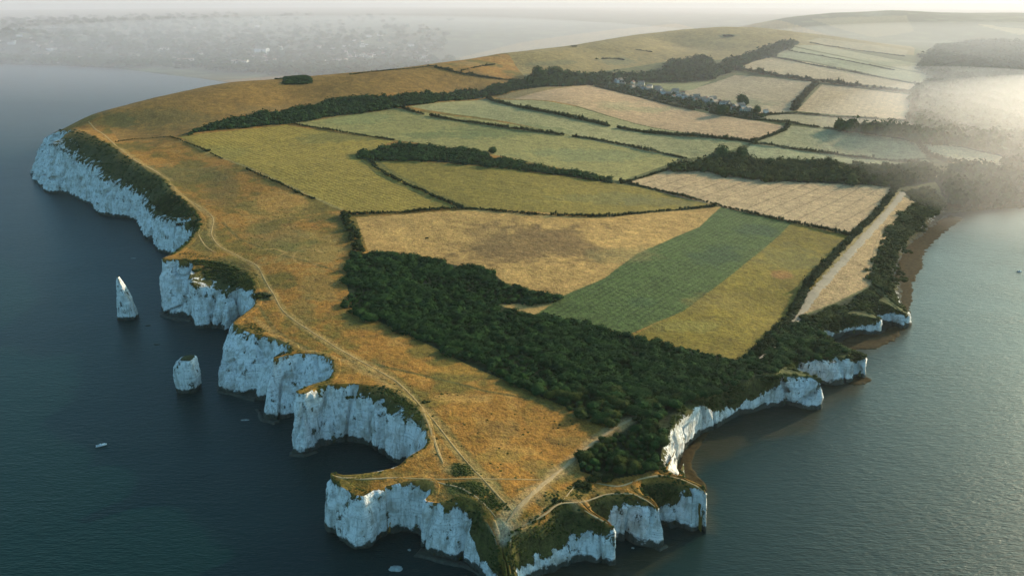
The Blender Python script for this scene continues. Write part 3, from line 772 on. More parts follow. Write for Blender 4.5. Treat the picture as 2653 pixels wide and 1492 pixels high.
# ------------------------------------------------------------------ sea
SHALLOW = [
 ([(1705,1180),(1742,1113),(1812,1072),(1912,1034),(2050,1030),(2068,990),(2078,967),(2138,964),(2178,945),(2192,960),(2176,985),(2130,1000),(2075,1040),(2040,1085),(1900,1110),(1840,1135),(1780,1165),(1765,1205),(1800,1240),(1790,1340),(1740,1330),(1690,1380),(1600,1440),(1500,1460),(1300,1500),(1300,1440),(1540,1415),(1676,1371),(1772,1330)], 5.0, 1.0),
 ([(2391,544),(2440,552),(2375,595),(2336,632),(2323,679),(2300,757),(2290,815),(2262,860),(2200,890),(2120,890),(2080,860),(2262,800),(2260,700)], 4.0, 0.8),
]
SHW = [(np.array([un(a, b, 0) for a, b in p]), w, s) for p, w, s in SHALLOW]
def build_sea():
    az = np.linspace(math.radians(-60), math.radians(60), 700)
    r = np.concatenate([[1.0, 60, 150], np.exp(np.arange(math.log(200), math.log(1500), 0.006)), np.exp(np.linspace(math.log(1510), math.log(45000), 60))])
    R, Az = np.meshgrid(r, az, indexing='ij')
    X, Y = R * np.sin(Az), R * np.cos(Az) - 0.0
    S = np.zeros(X.shape)
    for P, w, s in SHW:
        m = in_poly(X, Y, P)
        D = dist_line(X, Y, np.vstack([P, P[:1]]), 30)
        sd = np.where(m, D, -D) + 7 * fbm(X / 16, Y / 16, seed=71)
        S = np.maximum(S, s * sstep(-w, w, sd))
    V = np.stack([X, Y, np.zeros_like(X)], -1).reshape(-1, 3)
    o = mesh_from("water", V, grid_faces(len(r), len(az))[:, ::-1], MAT_SEA, True, None, None, {"shallow": S.ravel()})
    tag(o, kind='structure')
build_sea()

# ------------------------------------------------------------------ seaweed-covered wave-cut platform along the right shore
MAT_REEF = simple_mat("seaweed_rock", (0.045, 0.032, 0.012), 0.95, 0.6, 0.35, 0.05)
def slab(name, pts, h, mat, kind=None, wob=2.0, step=2.0, seed=1):
    P = np.array([un(a, b, 0) for a, b in pts]); x0, y0 = P.min(0) - 6; x1, y1 = P.max(0) + 6
    xs = np.arange(x0, x1, step); ys = np.arange(y0, y1, step)
    X, Y = np.meshgrid(xs, ys, indexing='ij')
    m = in_poly(X, Y, P); D = dist_line(X, Y, np.vstack([P, P[:1]]), 20)
    sd = np.where(m, D, -D) + wob * 1.6 * fbm(X / 7, Y / 7, seed=80 + seed)
    Z = -0.8 + (h + 0.8) * sstep(-1.5, 1.0, sd) + 0.5 * h * fbm(X / 3, Y / 3, seed=90 + seed)
    keep = sd > -3
    fm = keep[:-1, :-1] & keep[1:, :-1] & keep[:-1, 1:] & keep[1:, 1:]
    V, f = compact(np.stack([X, Y, Z], -1).reshape(-1, 3), grid_faces(len(xs), len(ys), fm))
    o = mesh_from(name, V, f[:, ::-1], mat, True)
    if np.mean([p.normal.z for p in o.data.polygons][:200]) < 0: o.data.flip_normals()
    if kind: o['kind'] = kind
    return o
slab("shore_platform", [(2391,542),(2425,551),(2370,588),(2330,628),(2316,676),(2298,713),(2294,757),(2282,812),(2262,848),(2200,878),(2125,884),(2096,864),(2160,842),(2206,838),(2258,818),(2255,747),(2255,713),(2250,686),(2264,645),(2290,611),(2325,588),(2355,560)], 0.5, MAT_REEF, 'structure', 2.5, 1.5, 3)
slab("shore_platform", [(2138,966),(2142,945),(2177,943),(2190,955),(2176,968)], 0.4, MAT_REEF, 'structure', 1.5, 1.0, 4)
slab("shore_platform", [(1708,1200),(1700,1185),(1712,1150),(1742,1110),(1772,1087),(1790,1085),(1772,1110),(1750,1135),(1740,1160),(1745,1185),(1770,1215),(1776,1232)], 0.5, MAT_REEF, 'structure', 2.0, 1.0, 5)
MAT_LEDGE = simple_mat("wet_rock", (0.035, 0.040, 0.026), 0.7, 0.5, 0.5, 0.4)
LEDGES = [([(402,785),(440,797),(484,802),(484,812),(440,806),(402,796)],"dark wave-washed ledge under the tall headland behind the pinnacle"),
 ([(548,966),(600,985),(645,985),(652,1004),(640,1012),(600,1000),(548,985)],"dark weedy ledge at the foot of the headland behind the square stack"),
 ([(655,1030),(665,1050),(700,1060),(690,1066),(655,1058),(642,1030)],"small dark ledge under the rounded chalk buttress"),
 ([(729,1136),(765,1143),(800,1130),(800,1138),(765,1150),(727,1148)],"dark ledge at the foot of the chalk wall of the big bay"),
 ([(1040,1398),(1060,1378),(1095,1400),(1172,1414),(1215,1450),(1170,1428),(1100,1415)],"long curving ledge under the spotted chalk buttress by the neck"),
 ([(76,438),(90,430),(110,455),(128,482),(110,478),(90,462)],"dark rocks at the foot of the farthest chalk cliff"),
 ([(1650,1380),(1676,1368),(1682,1376),(1660,1386)],"pale ledge under the second right-hand headland")]
for i, (p, lb) in enumerate(LEDGES):
    tag(slab("rock_ledge", p, 1.0, MAT_LEDGE, None, 0.8, 0.6 if p[0][1] > 900 else 1.0, 10 + i), lb, "rock ledge")

# ------------------------------------------------------------------ chalk stacks and rocks
def stack(name, px, py, prof, depth, label, cat, seed, lean=0.0):
    """prof: list of (height m, left offset m, right offset m) of the outline seen from the sea."""
    b = un(px, py, 0)
    nz, na = 60, 64
    hs = np.array([p[0] for p in prof]); L = np.array([p[1] for p in prof]); Rr = np.array([p[2] for p in prof])
    V = []
    zt = hs[-1]
    for i in range(nz + 1):
        z = hs[0] + (zt - hs[0]) * i / nz
        l = np.interp(z, hs, L); r = np.interp(z, hs, Rr)
        a = np.linspace(0, 2 * math.pi, na, endpoint=False)
        c, s = np.cos(a), np.sin(a)
        cc = np.sign(c) * np.abs(c) ** 0.5; ss = np.sign(s) * np.abs(s) ** 0.5
        x = (l + r) / 2 + (r - l) / 2 * cc; dpt = depth * max(0.03, (r - l) / (Rr[0] - L[0])) ** 0.6
        y = dpt * 0.5 * ss
        nn = 1 + 0.0 * a
        w = 0.8 * fbm(x / 3 + 9, y / 3, np.full(na, z / 12), seed=seed) + 0.5 * fbm(x / 1.2, y / 1.2, np.full(na, z / 1.6), seed=seed + 5)
        k = min(1.0, (r - l) / 6)
        V.append(np.column_stack([x + c * w * k, y + s * w * k, np.full(na, z)]))
    V = np.array(V)
    f = []
    for i in range(nz):
        for j in range(na):
            f.append((i * na + j, i * na + (j + 1) % na, (i + 1) * na + (j + 1) % na, (i + 1) * na + j))
    V2 = V.reshape(-1, 3)
    topc = V[-1].mean(0) + np.array([0, 0, 0.4])
    V2 = np.vstack([V2, topc[None]])
    f = np.array(f)
    o = mesh_from(name, V2, f, None, True)
    import bmesh
    bm = bmesh.new(); bm.from_mesh(o.data); bm.verts.ensure_lookup_table()
    t = bm.verts[len(V2) - 1]
    for j in range(na):
        bm.faces.new((bm.verts[nz * na + j], bm.verts[nz * na + (j + 1) % na], t))
    bm.to_mesh(o.data); bm.free()
    for p in o.data.polygons: p.use_smooth = True
    o.location = (b[0], b[1] + depth * 0.3, 0)
    nv = len(o.data.vertices)
    co = np.empty(nv * 3, np.float32); o.data.vertices.foreach_get("co", co); co = co.reshape(-1, 3)
    at = o.data.attributes.new("chalk", 'FLOAT', 'POINT'); at.data.foreach_set("value", np.where(co[:, 2] > zt - 0.15, -0.2, 1.0).astype(np.float32))
    at = o.data.attributes.new("col", 'FLOAT_COLOR', 'POINT'); at.data.foreach_set("color", np.tile(np.array([0.05, 0.05, 0.02, 1], np.float32), nv))
    for nm in ("rowu", "rowa"):
        at = o.data.attributes.new(nm, 'FLOAT', 'POINT'); at.data.foreach_set("value", np.zeros(nv, np.float32))
    o.data.materials.append(MAT_LAND)
    tag(o, label, cat)
    return o
def outline(px, py, rows_, dy):
    """outline rows (picture y, left x, right x) seen at the distance of the stack -> heights and offsets in m."""
    b = un(px, py, 0); Yp = b[1]; out = []
    for (yy, l, r) in rows_:
        xl, _, z = at_depth(l, yy, Yp + dy); xr, _, _ = at_depth(r, yy, Yp + dy)
        out.append((z, xl - b[0], xr - b[0]))
    out.sort()
    return [(-1.5, out[0][1], out[0][2])] + out
stack("chalk_pinnacle", 321, 803, outline(321, 803, [(803,299,345),(791,298,344),(770,297,336),(748,296,327),(733,295,319),(720,294,312),(708,294,305),(700,294,300),(696,296,298)], 3.0), 11,
      "tall pointed chalk pinnacle standing alone in the sea", "sea stack", 201)
stack("chalk_stack", 474, 985, outline(474, 985, [(985,449,499),(976,447,500),(962,444,499),(950,442,499),(937,440,498),(920,441,493),(909,444,491),(904,452,489),(901,457,484)], 3.0), 13,
      "squat flat-topped chalk stack standing in the sea below the headland", "sea stack", 231)

def boulder(px, py, rx, ry, rz, label, mat, seed):
    b = un(px, py, 0)
    u = np.linspace(0, math.pi, 14); v = np.linspace(0, 2 * math.pi, 20, endpoint=False)
    U, Vv = np.meshgrid(u, v, indexing='ij')
    x, y, z = np.sin(U) * np.cos(Vv), np.sin(U) * np.sin(Vv), np.cos(U)
    k = 1 + 0.5 * fbm(x * 1.5 + seed, y * 1.5, z * 1.5, seed=seed)
    V = np.stack([x * rx * k, y * ry * k, z * rz * k], -1).reshape(-1, 3)
    f = []
    for i in range(13):
        for j in range(20):
            f.append((i * 20 + j, (i + 1) * 20 + j, (i + 1) * 20 + (j + 1) % 20, i * 20 + (j + 1) % 20))
    o = mesh_from("rock", V, np.array(f), mat, True)
    o.location = (b[0], b[1], 0.0)
    tag(o, label, "rock")
MAT_WROCK = simple_mat("chalk_rock", (0.30, 0.34, 0.32), 0.8, 0.4, 0.6)
boulder(995, 1430, 3.4, 2.0, 0.7, "pale wave-washed rock in the dark water left of the neck of the point", MAT_WROCK, 5)
boulder(616, 1056, 2.6, 0.9, 0.35, "flat pale rock awash in the shadow below the rounded buttress", MAT_WROCK, 6)
boulder(372, 819, 2.2, 1.4, 0.5, "small dark rock in the sea between pinnacle and headland", MAT_LEDGE, 7)
boulder(394, 866, 2.4, 1.5, 0.5, "small dark rock in the sea above the square stack", MAT_LEDGE, 8)
boulder(1030, 1383, 0.9, 0.7, 0.6, "tiny pale rock in the cove left of the spotted buttress", MAT_WROCK, 9)
boulder(1592, 1378, 0.8, 0.6, 0.5, "tiny pale rock below the second right-hand headland", MAT_WROCK, 10)
boulder(335, 650, 3.2, 0.8, 0.25, "thin pale rock awash below the far chalk cliffs", MAT_WROCK, 12)

# ------------------------------------------------------------------ paths: ribbons lying on the land
def surf(X, Y): return zland(X, Y) + micro(X, Y)
MAT_PATH = simple_mat("worn_grass_path", (0.41, 0.27, 0.11), 0.95, 0.30, 0.9)
MAT_CHALKPATH = simple_mat("chalky_path", (0.40, 0.28, 0.14), 0.95, 0.25, 0.9)
MAT_LANE = simple_mat("farm_track", (0.36, 0.29, 0.20), 0.95, 0.15, 0.5)
def ribbon(pts, w, mat, wob=0.35, lift=0.14, name="path", label=None):
    P = smooth_line(hits(pts), 1.2)
    d = np.gradient(P, axis=0); d /= np.hypot(d[:, 0], d[:, 1])[:, None] + 1e-9
    nn = np.stack([-d[:, 1], d[:, 0]], -1)
    s = np.arange(len(P))
    wv = w * (1 + wob * fbm(s / 9.0, s * 0 + w, seed=int(w * 13) + len(P))) * np.minimum(1, 0.25 + np.minimum(s, s[::-1]) / 10)
    cols = []
    for k in np.linspace(-1, 1, 7):
        jit = 0.3 * wv * fbm(s / 3.0, s * 0 + k * 5, seed=9) if abs(k) == 1 else 0
        Q = P + nn * (wv * k * 0.5 + jit)[:, None]
        cols.append(np.column_stack([Q, surf(Q[:, 0], Q[:, 1]) + lift - (0.3 if abs(k) == 1 else 0)]))
    V = np.array(cols).transpose(1, 0, 2)
    o = mesh_from(name, V.reshape(-1, 3), grid_faces(len(P), 7), mat, True)
    if o.data.polygons[len(o.data.polygons) // 2].normal.z < 0: o.data.flip_normals()
    o['kind'] = 'structure'
    return o
ribbon([(222,306),(250,332),(290,365),(330,398)], 2.2, MAT_PATH)
ribbon([(330,398),(370,420),(405,440)], 2.6, MAT_PATH)
ribbon([(425,462),(455,490),(500,520),(535,548),(532,590),(555,622),(600,645),(645,668),(668,708),(688,740),(715,785),(780,832),(860,882),(930,920),(1000,962),(1060,1022),(1110,1082),(1150,1132),(1200,1190),(1250,1243),(1290,1285)], 1.1, MAT_PATH, 0.8)
ribbon([(508,560),(500,590),(520,622),(545,636)], 1.2, MAT_PATH)
ribbon([(1060,1020),(1085,1085),(1100,1130),(1115,1165)], 2.0, MAT_PATH)
ribbon([(1600,1050),(1540,1080),(1470,1132),(1400,1192),(1340,1242),(1296,1286),(1276,1312)], 2.4, MAT_CHALKPATH, 0.5)
ribbon([(836,1196),(870,1202),(930,1204),(1000,1200)], 1.8, MAT_CHALKPATH)
ribbon([(1000,1200),(1100,1205),(1250,1205),(1370,1208)], 1.0, MAT_PATH)
ribbon([(2272,484),(2230,538),(2150,625),(2080,702),(2022,770),(1992,815)], 8.0, MAT_LANE, 0.08, 0.3)
ribbon([(1950,878),(1930,892),(1908,908)], 1.8, MAT_LANE, 0.3, 1.8)
ribbon([(1308,1328),(1369,1295),(1409,1268),(1470,1262),(1525,1244),(1585,1242),(1625,1258),(1648,1274)], 0.9, MAT_CHALKPATH)
ribbon([(1409,1268),(1433,1239),(1457,1208)], 0.9, MAT_CHALKPATH)
ribbon([(1500,1215),(1560,1222),(1610,1205),(1665,1196),(1710,1204),(1752,1222),(1768,1234)], 1.2, MAT_CHALKPATH)
ribbon([(1470,1285),(1500,1302),(1530,1318)], 1.0, MAT_CHALKPATH)
ribbon([(1084,1209),(1152,1226),(1200,1252),(1232,1282),(1250,1305)], 1.0, MAT_CHALKPATH)

# ------------------------------------------------------------------ foliage
def icosphere(sub):
    import bmesh
    bm = bmesh.new(); bmesh.ops.create_icosphere(bm, subdivisions=sub, radius=1.0)
    bm.verts.ensure_lookup_table()
    V = np.array([v.co[:] for v in bm.verts]); f = np.array([[v.index for v in p.verts] for p in bm.faces]); bm.free()
    return V, f
ICO1, ICO2 = icosphere(1), icosphere(2)
def crown_arrays(nleaf, seed, core=ICO1, size=0.2, flat=0.8):
    """unit crown (radius about 1, centred at z 0.75): lumpy core plus leaf clumps; all triangles."""
    rg = np.random.default_rng(seed)
    V, f = core
    lob = rg.normal(size=(7, 3)); lob /= np.linalg.norm(lob, axis=1)[:, None]; lob[:, 2] = np.abs(lob[:, 2]) * 0.9
    lw_ = rg.uniform(0.15, 0.42, 7)
    def rad(dv):
        r = np.full(len(dv), 0.62)
        for L_, w in zip(lob, lw_):
            r += w * np.clip(dv @ L_, 0, 1) ** 3
        return r * rg.uniform(0.93, 1.0)
    Vc = V * (rad(V) * 0.90)[:, None]
    d = rg.normal(size=(nleaf, 3)); d[:, 2] = np.abs(d[:, 2]) * 1.1 - 0.35; d /= np.linalg.norm(d, axis=1)[:, None]
    c = d * (rad(d) * rg.uniform(0.86, 1.12, nleaf))[:, None]
    nrm = d + rg.normal(size=d.shape) * 0.30; nrm /= np.linalg.norm(nrm, axis=1)[:, None]
    a = np.cross(nrm, rg.normal(size=d.shape)); a /= np.linalg.norm(a, axis=1)[:, None]
    b = np.cross(nrm, a)
    s = rg.uniform(0.5, 1.25, nleaf)[:, None] * size
    tri = np.stack([c + a * s, c - a * s * 0.6 + b * s * 0.9, c - a * s * 0.5 - b * s * 0.9], 1).reshape(-1, 3)
    Va = np.vstack([Vc, tri]); fa = np.vstack([f, np.arange(nleaf * 3).reshape(-1, 3) + len(Vc)])
    Va[:, 2] = Va[:, 2] * flat + 0.55
    return Va, fa
P_HI = [crown_arrays(620, s, ICO2, 0.105) for s in range(1, 7)]
P_MID = [crown_arrays(150, s, ICO1, 0.19) for s in range(20, 26)]
P_LOW = [crown_arrays(40, s, ICO1, 0.28) for s in range(40, 46)]
P_BUSH = [crown_arrays(60, s, ICO1, 0.22, 0.7) for s in range(60, 66)]

def merge(name, items, mat, **kw):
    """items: (proto, x, y, z, sx, sy, sz, rot)"""
    Vs, Fs, off = [], [], 0
    for (V, f), x, y, z, sx, sy, sz, r in items:
        c, s = math.cos(r), math.sin(r)
        W_ = np.column_stack([(V[:, 0] * c - V[:, 1] * s) * sx + x, (V[:, 0] * s + V[:, 1] * c) * sy + y, V[:, 2] * sz + z])
        Vs.append(W_); Fs.append(f + off); off += len(V)
    return mesh_from(name, np.vstack(Vs), np.vstack(Fs), mat, False, **kw)

def scatter(P, spacing, seed, lim=100000):
    rg = np.random.default_rng(seed)
    x0, y0 = P.min(0); x1, y1 = P.max(0)
    xs = np.arange(x0, x1, spacing); ys = np.arange(y0, y1, spacing * 0.87)
    X, Y = np.meshgrid(xs, ys, indexing='ij')
    X = X + (np.arange(len(ys)) % 2 * spacing / 2)[None, :]
    X = X + rg.uniform(-0.38, 0.38, X.shape) * spacing; Y = Y + rg.uniform(-0.38, 0.38, X.shape) * spacing
    X, Y = X.ravel(), Y.ravel()
    wv = min(spacing * 1.6, 12.0)
    m = in_poly(X + wv * fbm(X / (spacing * 6), Y / (spacing * 6), seed=seed) * 2, Y + wv * fbm(X / (spacing * 6), Y / (spacing * 6), seed=seed + 9) * 2, P)
    # stay off the path through the wood edge
    return X[m], Y[m]

def to_px(x, y, z):
    dz = z - H
    cp, sp = math.cos(PITCH), math.sin(PITCH)
    fw = y * cp - dz * sp
    upc = y * sp + dz * cp
    return 1288 + F * x / fw, 724.5 - F * upc / fw, fw

WSPEC = {  # spacing, radius, height factor, proto set, material, individual
 'great': (4.4, 3.0, 0.95, MAT_LEAF), 'point': (4.0, 2.8, 1.1, MAT_LEAF), 'belt': (5.2, 3.9, 1.1, MAT_LEAF), 'lens': (5.0, 3.6, 1.0, MAT_LEAF),
 'lane': (6.5, 5.0, 1.3, MAT_LEAF2), 'down': (9.0, 7.0, 1.3, MAT_LEAF), 'village': (10.0, 4.0, 1.1, MAT_LEAF), 'right': (9.0, 6.5, 1.2, MAT_LEAF),
 'rightlow': (9.0, 7.5, 1.5, MAT_LEAF), 'bay': (8.0, 6.5, 1.5, MAT_LEAF), 'coast': (4.0, 2.6, 0.9, MAT_LEAF2), 'cove': (3.2, 2.0, 0.8, MAT_LEAF2), 'skyline': (4.5, 3.0, 0.65, MAT_LEAF),
 'foot': (15.0, 10.0, 0.9, MAT_LEAF), 'foot_low': (14.0, 9.0, 1.0, MAT_LEAF),
}
NEAR = []          # candidates for individual trees
STUFF = {}
_seed = 100
for key, P in WW.items():
    sp, rad, hf, mat = WSPEC[key]
    _seed += 1
    X, Y = scatter(P, sp, _seed)
    Z = surf(X, Y)
    rg = np.random.default_rng(_seed + 500)
    n1 = fbm(X / 30, Y / 30, seed=_seed, octaves=3)
    for x, y, z, k in zip(X, Y, Z, n1):
        s = rad * rg.choice([0.6, 0.8, 1.0, 1.0, 1.25, 1.6]) * rg.uniform(0.85, 1.15) * (1 + 0.9 * k)
        hz = s * hf * rg.uniform(0.8, 1.25) * (1 + 0.7 * max(0, k))
        hz = min(hz, rad * hf * 1.45)
        if key == 'great':
            e_ = float(sstep(95, 170, x) * sstep(600, 420, y))         # lower scrub towards the right-hand cliffs
            s *= 1 - 0.42 * e_; hz *= 1 - 0.5 * e_
        it = (x, y, z, s, hz, rg.uniform(0, 6.28), mat, key)
        if key in ('great', 'point') and y < 560: NEAR.append(it)
        else: STUFF.setdefault(key, []).append(it)
print("near candidates", len(NEAR), {k: len(v) for k, v in STUFF.items()})
NEAR.sort(key=lambda t: t[1])
N_IND = 262
indiv, rest = NEAR[:N_IND], NEAR[N_IND:]
for it in rest: STUFF.setdefault(it[7], []).append(it)
NAMES = {'great': 'woodland', 'point': 'woodland', 'belt': 'tree_belt', 'lens': 'tree_belt', 'lane': 'tree_belt', 'down': 'woodland', 'village': 'tree_belt', 'right': 'woodland',
         'rightlow': 'woodland', 'bay': 'woodland', 'coast': 'scrub', 'cove': 'scrub', 'skyline': 'thicket', 'foot': 'woodland', 'foot_low': 'woodland'}
SLABEL = {'great': "dense dark green wood filling the hollow across the headland", 'point': "dark scrub wood above the lit chalk cliff on the point",
 'belt': "long dark tree belt running across the hillside below the upper down", 'lens': "lens-shaped strip of dark trees between two green fields",
 'lane': "hazy belt of tall trees above the field with tramlines", 'down': "woods climbing the foot of the high down behind the village",
 'village': "trees and gardens around the village houses", 'right': "misty woods beyond the village fields at the right edge", 'rightlow': "misty line of rounded trees below the farthest fields",
 'bay': "misty woods above the bay shore at the right edge", 'coast': "green scrub covering the slope above the right-hand shore", 'cove': "scrub hanging over the small chalk coves",
 'skyline': "dark thicket on the skyline of the upper down", 'foot': "faint woods on the flank of the farthest hill", 'foot_low': "faint woods in the valley under the farthest hill"}
for key, lst in STUFF.items():
    items = []
    for (x, y, z, s, hz, r, mat, k) in lst:
        fam = P_MID if y < 900 else P_LOW
        items.append((fam[random.randrange(6)], x, y, z - 0.25 * hz, s, s, hz, r))
    o = merge(NAMES[key], items, WSPEC[key][3])
    tag(o, SLABEL[key], "woodland" if NAMES[key] == 'woodland' else NAMES[key].replace('_', ' '), kind='stuff')

# rank scrub clinging to the grassed parts of the cliff slopes
_r = np.random.default_rng(321); _it = []
VS, KS = CLIFF_V[:-4], CLIFF_K[:-4]
for i in range(2, VS.shape[0]):
    for j in range(0, VS.shape[1] - 1):
        if KS[i, j] > 0.15: continue
        p = VS[i, j]
        a_ = np.linalg.norm(VS[i, j] - VS[i - 1, j]) * np.linalg.norm(VS[i, j + 1] - VS[i, j])
        dens = 0.20 if p[0] > 0 else 0.10
        if p[1] > 900: dens *= 0.25
        if _r.random() < a_ * dens * (1.0 + 1.2 * float(vnoise(np.array([p[0] / 9]), np.array([p[1] / 9]), seed=2)[0])):
            s_ = _r.uniform(0.5, 1.3) * (1.0 if p[1] < 600 and p[0] < 100 else 1.9)
            _it.append((P_BUSH[_r.integers(6)] if p[1] < 700 else P_LOW[_r.integers(6)], p[0], p[1], p[2] - 0.35 * s_, s_, s_, s_ * 0.75, _r.uniform(0, 6)))
GORSE = [([(1140,1162),(1180,1168),(1195,1200),(1165,1205),(1145,1190)], 0.9), ([(1120,1216),(1200,1212),(1245,1245),(1288,1290),(1240,1284),(1185,1250)], 0.9),
 ([(950,972),(1010,984),(1045,1015),(1064,1055),(1050,1060),(1020,1030),(985,1004)], 0.8), ([(1420,1225),(1470,1215),(1500,1240),(1440,1255)], 0.6), ([(1370,1238),(1410,1240),(1400,1262),(1350,1262)], 0.4),
 ([(600,665),(650,690),(640,735),(600,720)], 0.5), ([(585,815),(640,812),(680,838),(620,835)], 0.5), ([(1100,1262),(1180,1262),(1175,1275),(1110,1270)], 0.6),
 ([(880,900),(1010,930),(1330,1010),(1520,1062),(1340,1240),(1130,1180),(1000,1010)], 0.012), ([(560,480),(850,560),(860,700),(800,800),(700,720),(600,600)], 0.008), ([(1310,1300),(1400,1240),(1600,1205),(1500,1240)], 0.06),
 ([(430,632),(520,640),(600,665),(560,680),(470,655)], 0.3), ([(860,1215),(930,1232),(1060,1212),(1000,1222),(918,1242)], 0.35)]
for pg, dn in GORSE:
    G_ = hits(pg); gx, gy = scatter(G_, 1.25, int(pg[0][0]))
    gz = surf(gx, gy)
    for x_, y_, z_ in zip(gx, gy, gz):
        if _r.random() < dn:
            s_ = _r.uniform(0.5, 1.1)
            _it.append((P_BUSH[_r.integers(6)], x_, y_, z_ - 0.45 * s_, s_, s_, s_ * 0.6, _r.uniform(0, 6)))
print("scrub", len(_it))
tag(merge("scrub", _it, MAT_LEAF2), "rank scrub and gorse along the cliff edges and on their grassy slopes", "scrub", kind='stuff')

# individual trees: six prototypes, copied
def trunk_mesh(seed):
    rg = np.random.default_rng(seed); V = []; f = []
    def limb(p, q, r0, r1):
        b0 = len(V); p = np.array(p); q = np.array(q); d = (q - p) / np.linalg.norm(q - p)
        a = np.cross(d, [0.3, 0.9, 0.1]); a /= np.linalg.norm(a); b = np.cross(d, a)
        for k in range(4):
            c = p + (q - p) * k / 3 + (rg.normal(size=3) * 0.02 if 0 < k < 3 else 0); r = r0 + (r1 - r0) * k / 3
            for j in range(7):
                t = j / 7 * 6.283; V.append(c + a * math.cos(t) * r + b * math.sin(t) * r)
        for k in range(3):
            for j in range(7):
                f.append((b0 + k * 7 + j, b0 + k * 7 + (j + 1) % 7, b0 + (k + 1) * 7 + (j + 1) % 7, b0 + (k + 1) * 7 + j))
    limb((0, 0, -0.35), (0.02, 0.01, 0.35), 0.085, 0.06)
    for k in range(5):
        t = k * 1.3 + rg.uniform(0, 0.5)
        limb((0.01, 0.0, 0.15 + 0.04 * k), (0.45 * math.cos(t), 0.45 * math.sin(t), 0.62 + 0.05 * k), 0.04, 0.012)
    return np.array(V), np.array(f)
TREE_PROTO = []
for i in range(6):
    root = bpy.data.objects.new("tree", None); COL.objects.link(root); root.empty_display_size = 0.5
    V, f = P_HI[i]
    cr = mesh_from("crown", V, f, MAT_LEAF if i % 3 else MAT_LEAF2, False, root)
    tv, tf = trunk_mesh(i)
    tr = mesh_from("trunk", tv, tf, MAT_BARK, True, root)
    TREE_PROTO.append((root, cr, tr))
_used = set()
def place_tree(x, y, z, s, hz, r, label, group, i=None):
    i = random.randrange(6) if i is None else i
    root, cr, tr = TREE_PROTO[i]
    if i in _used:
        root = root.copy(); COL.objects.link(root)
        for ch in (cr, tr):
            c = ch.copy(); COL.objects.link(c); c.parent = root
    _used.add(i)
    root.location = (x, y, z - 0.1 * hz); root.scale = (s, s, hz); root.rotation_euler = (0, 0, r)
    tag(root, label, "tree", group)
    return root
for (x, y, z, s, hz, r, mat, key) in indiv:
    px, py, _ = to_px(x, y, z)
    if key == 'point':
        lb, gp = "dark green tree packed in the scrub wood above the sunlit chalk cliff", "trees of the wood on the point"
    elif px < 1560:
        lb, gp = "dark green tree in the lower edge of the big wood above the orange grassland", "trees along the lower edge of the big wood"
    else:
        lb, gp = "dark green tree in the big wood near the right-hand cliffs", "trees of the big wood near the right-hand cliffs"
    place_tree(x, y, z, s, hz, r, lb, gp)
SINGLES = [
 (1812,402,13,"large rounded tree rising from the hazy belt above the tramline field"),(1795,408,9,"smaller rounded tree on the left flank of the largest hazy tree"),
 (1838,406,8,"tree between the two tallest crowns of the hazy belt"),(1862,400,11,"tall narrow-topped tree second from the left in the hazy belt"),
 (1930,418,7,"pointed tree standing up from the middle of the hazy belt"),(2040,420,7,"low round tree in the hazy belt above the tramline field"),
 (2080,420,8,"small tree cluster top in the right part of the hazy belt"),(1815,290,12,"single tall tree behind the village houses"),
 (1872,268,13,"tall tree beside the white house at the right end of the village"),(1905,286,8,"round tree at the far right end of the village"),
 (1350,196,14,"large dark tree at the left end of the woods under the high down"),(1395,192,13,"second large dark tree from the left under the high down"),
 (1430,200,9,"lower tree beside the two large dark ones under the high down"),(2110,330,11,"first of the rounded trees on the misty hedge line"),
 (2130,332,11,"second of the rounded trees on the misty hedge line"),(2180,338,11,"third of the rounded trees on the misty hedge line"),
 (2205,340,12,"fourth of the rounded trees on the misty hedge line"),(1240,386,6,"small tree at the right tip of the dark strip of trees"),
 (1912,186,8,"tree in the hedge below the pale upper field"),(1590,470,0,"")]
for (px, py, s, lb) in SINGLES:
    if not s: continue
    x, y = hit(px, py)
    place_tree(x, y, float(surf(x, y)), s, s * 1.25, random.uniform(0, 6), lb, None)

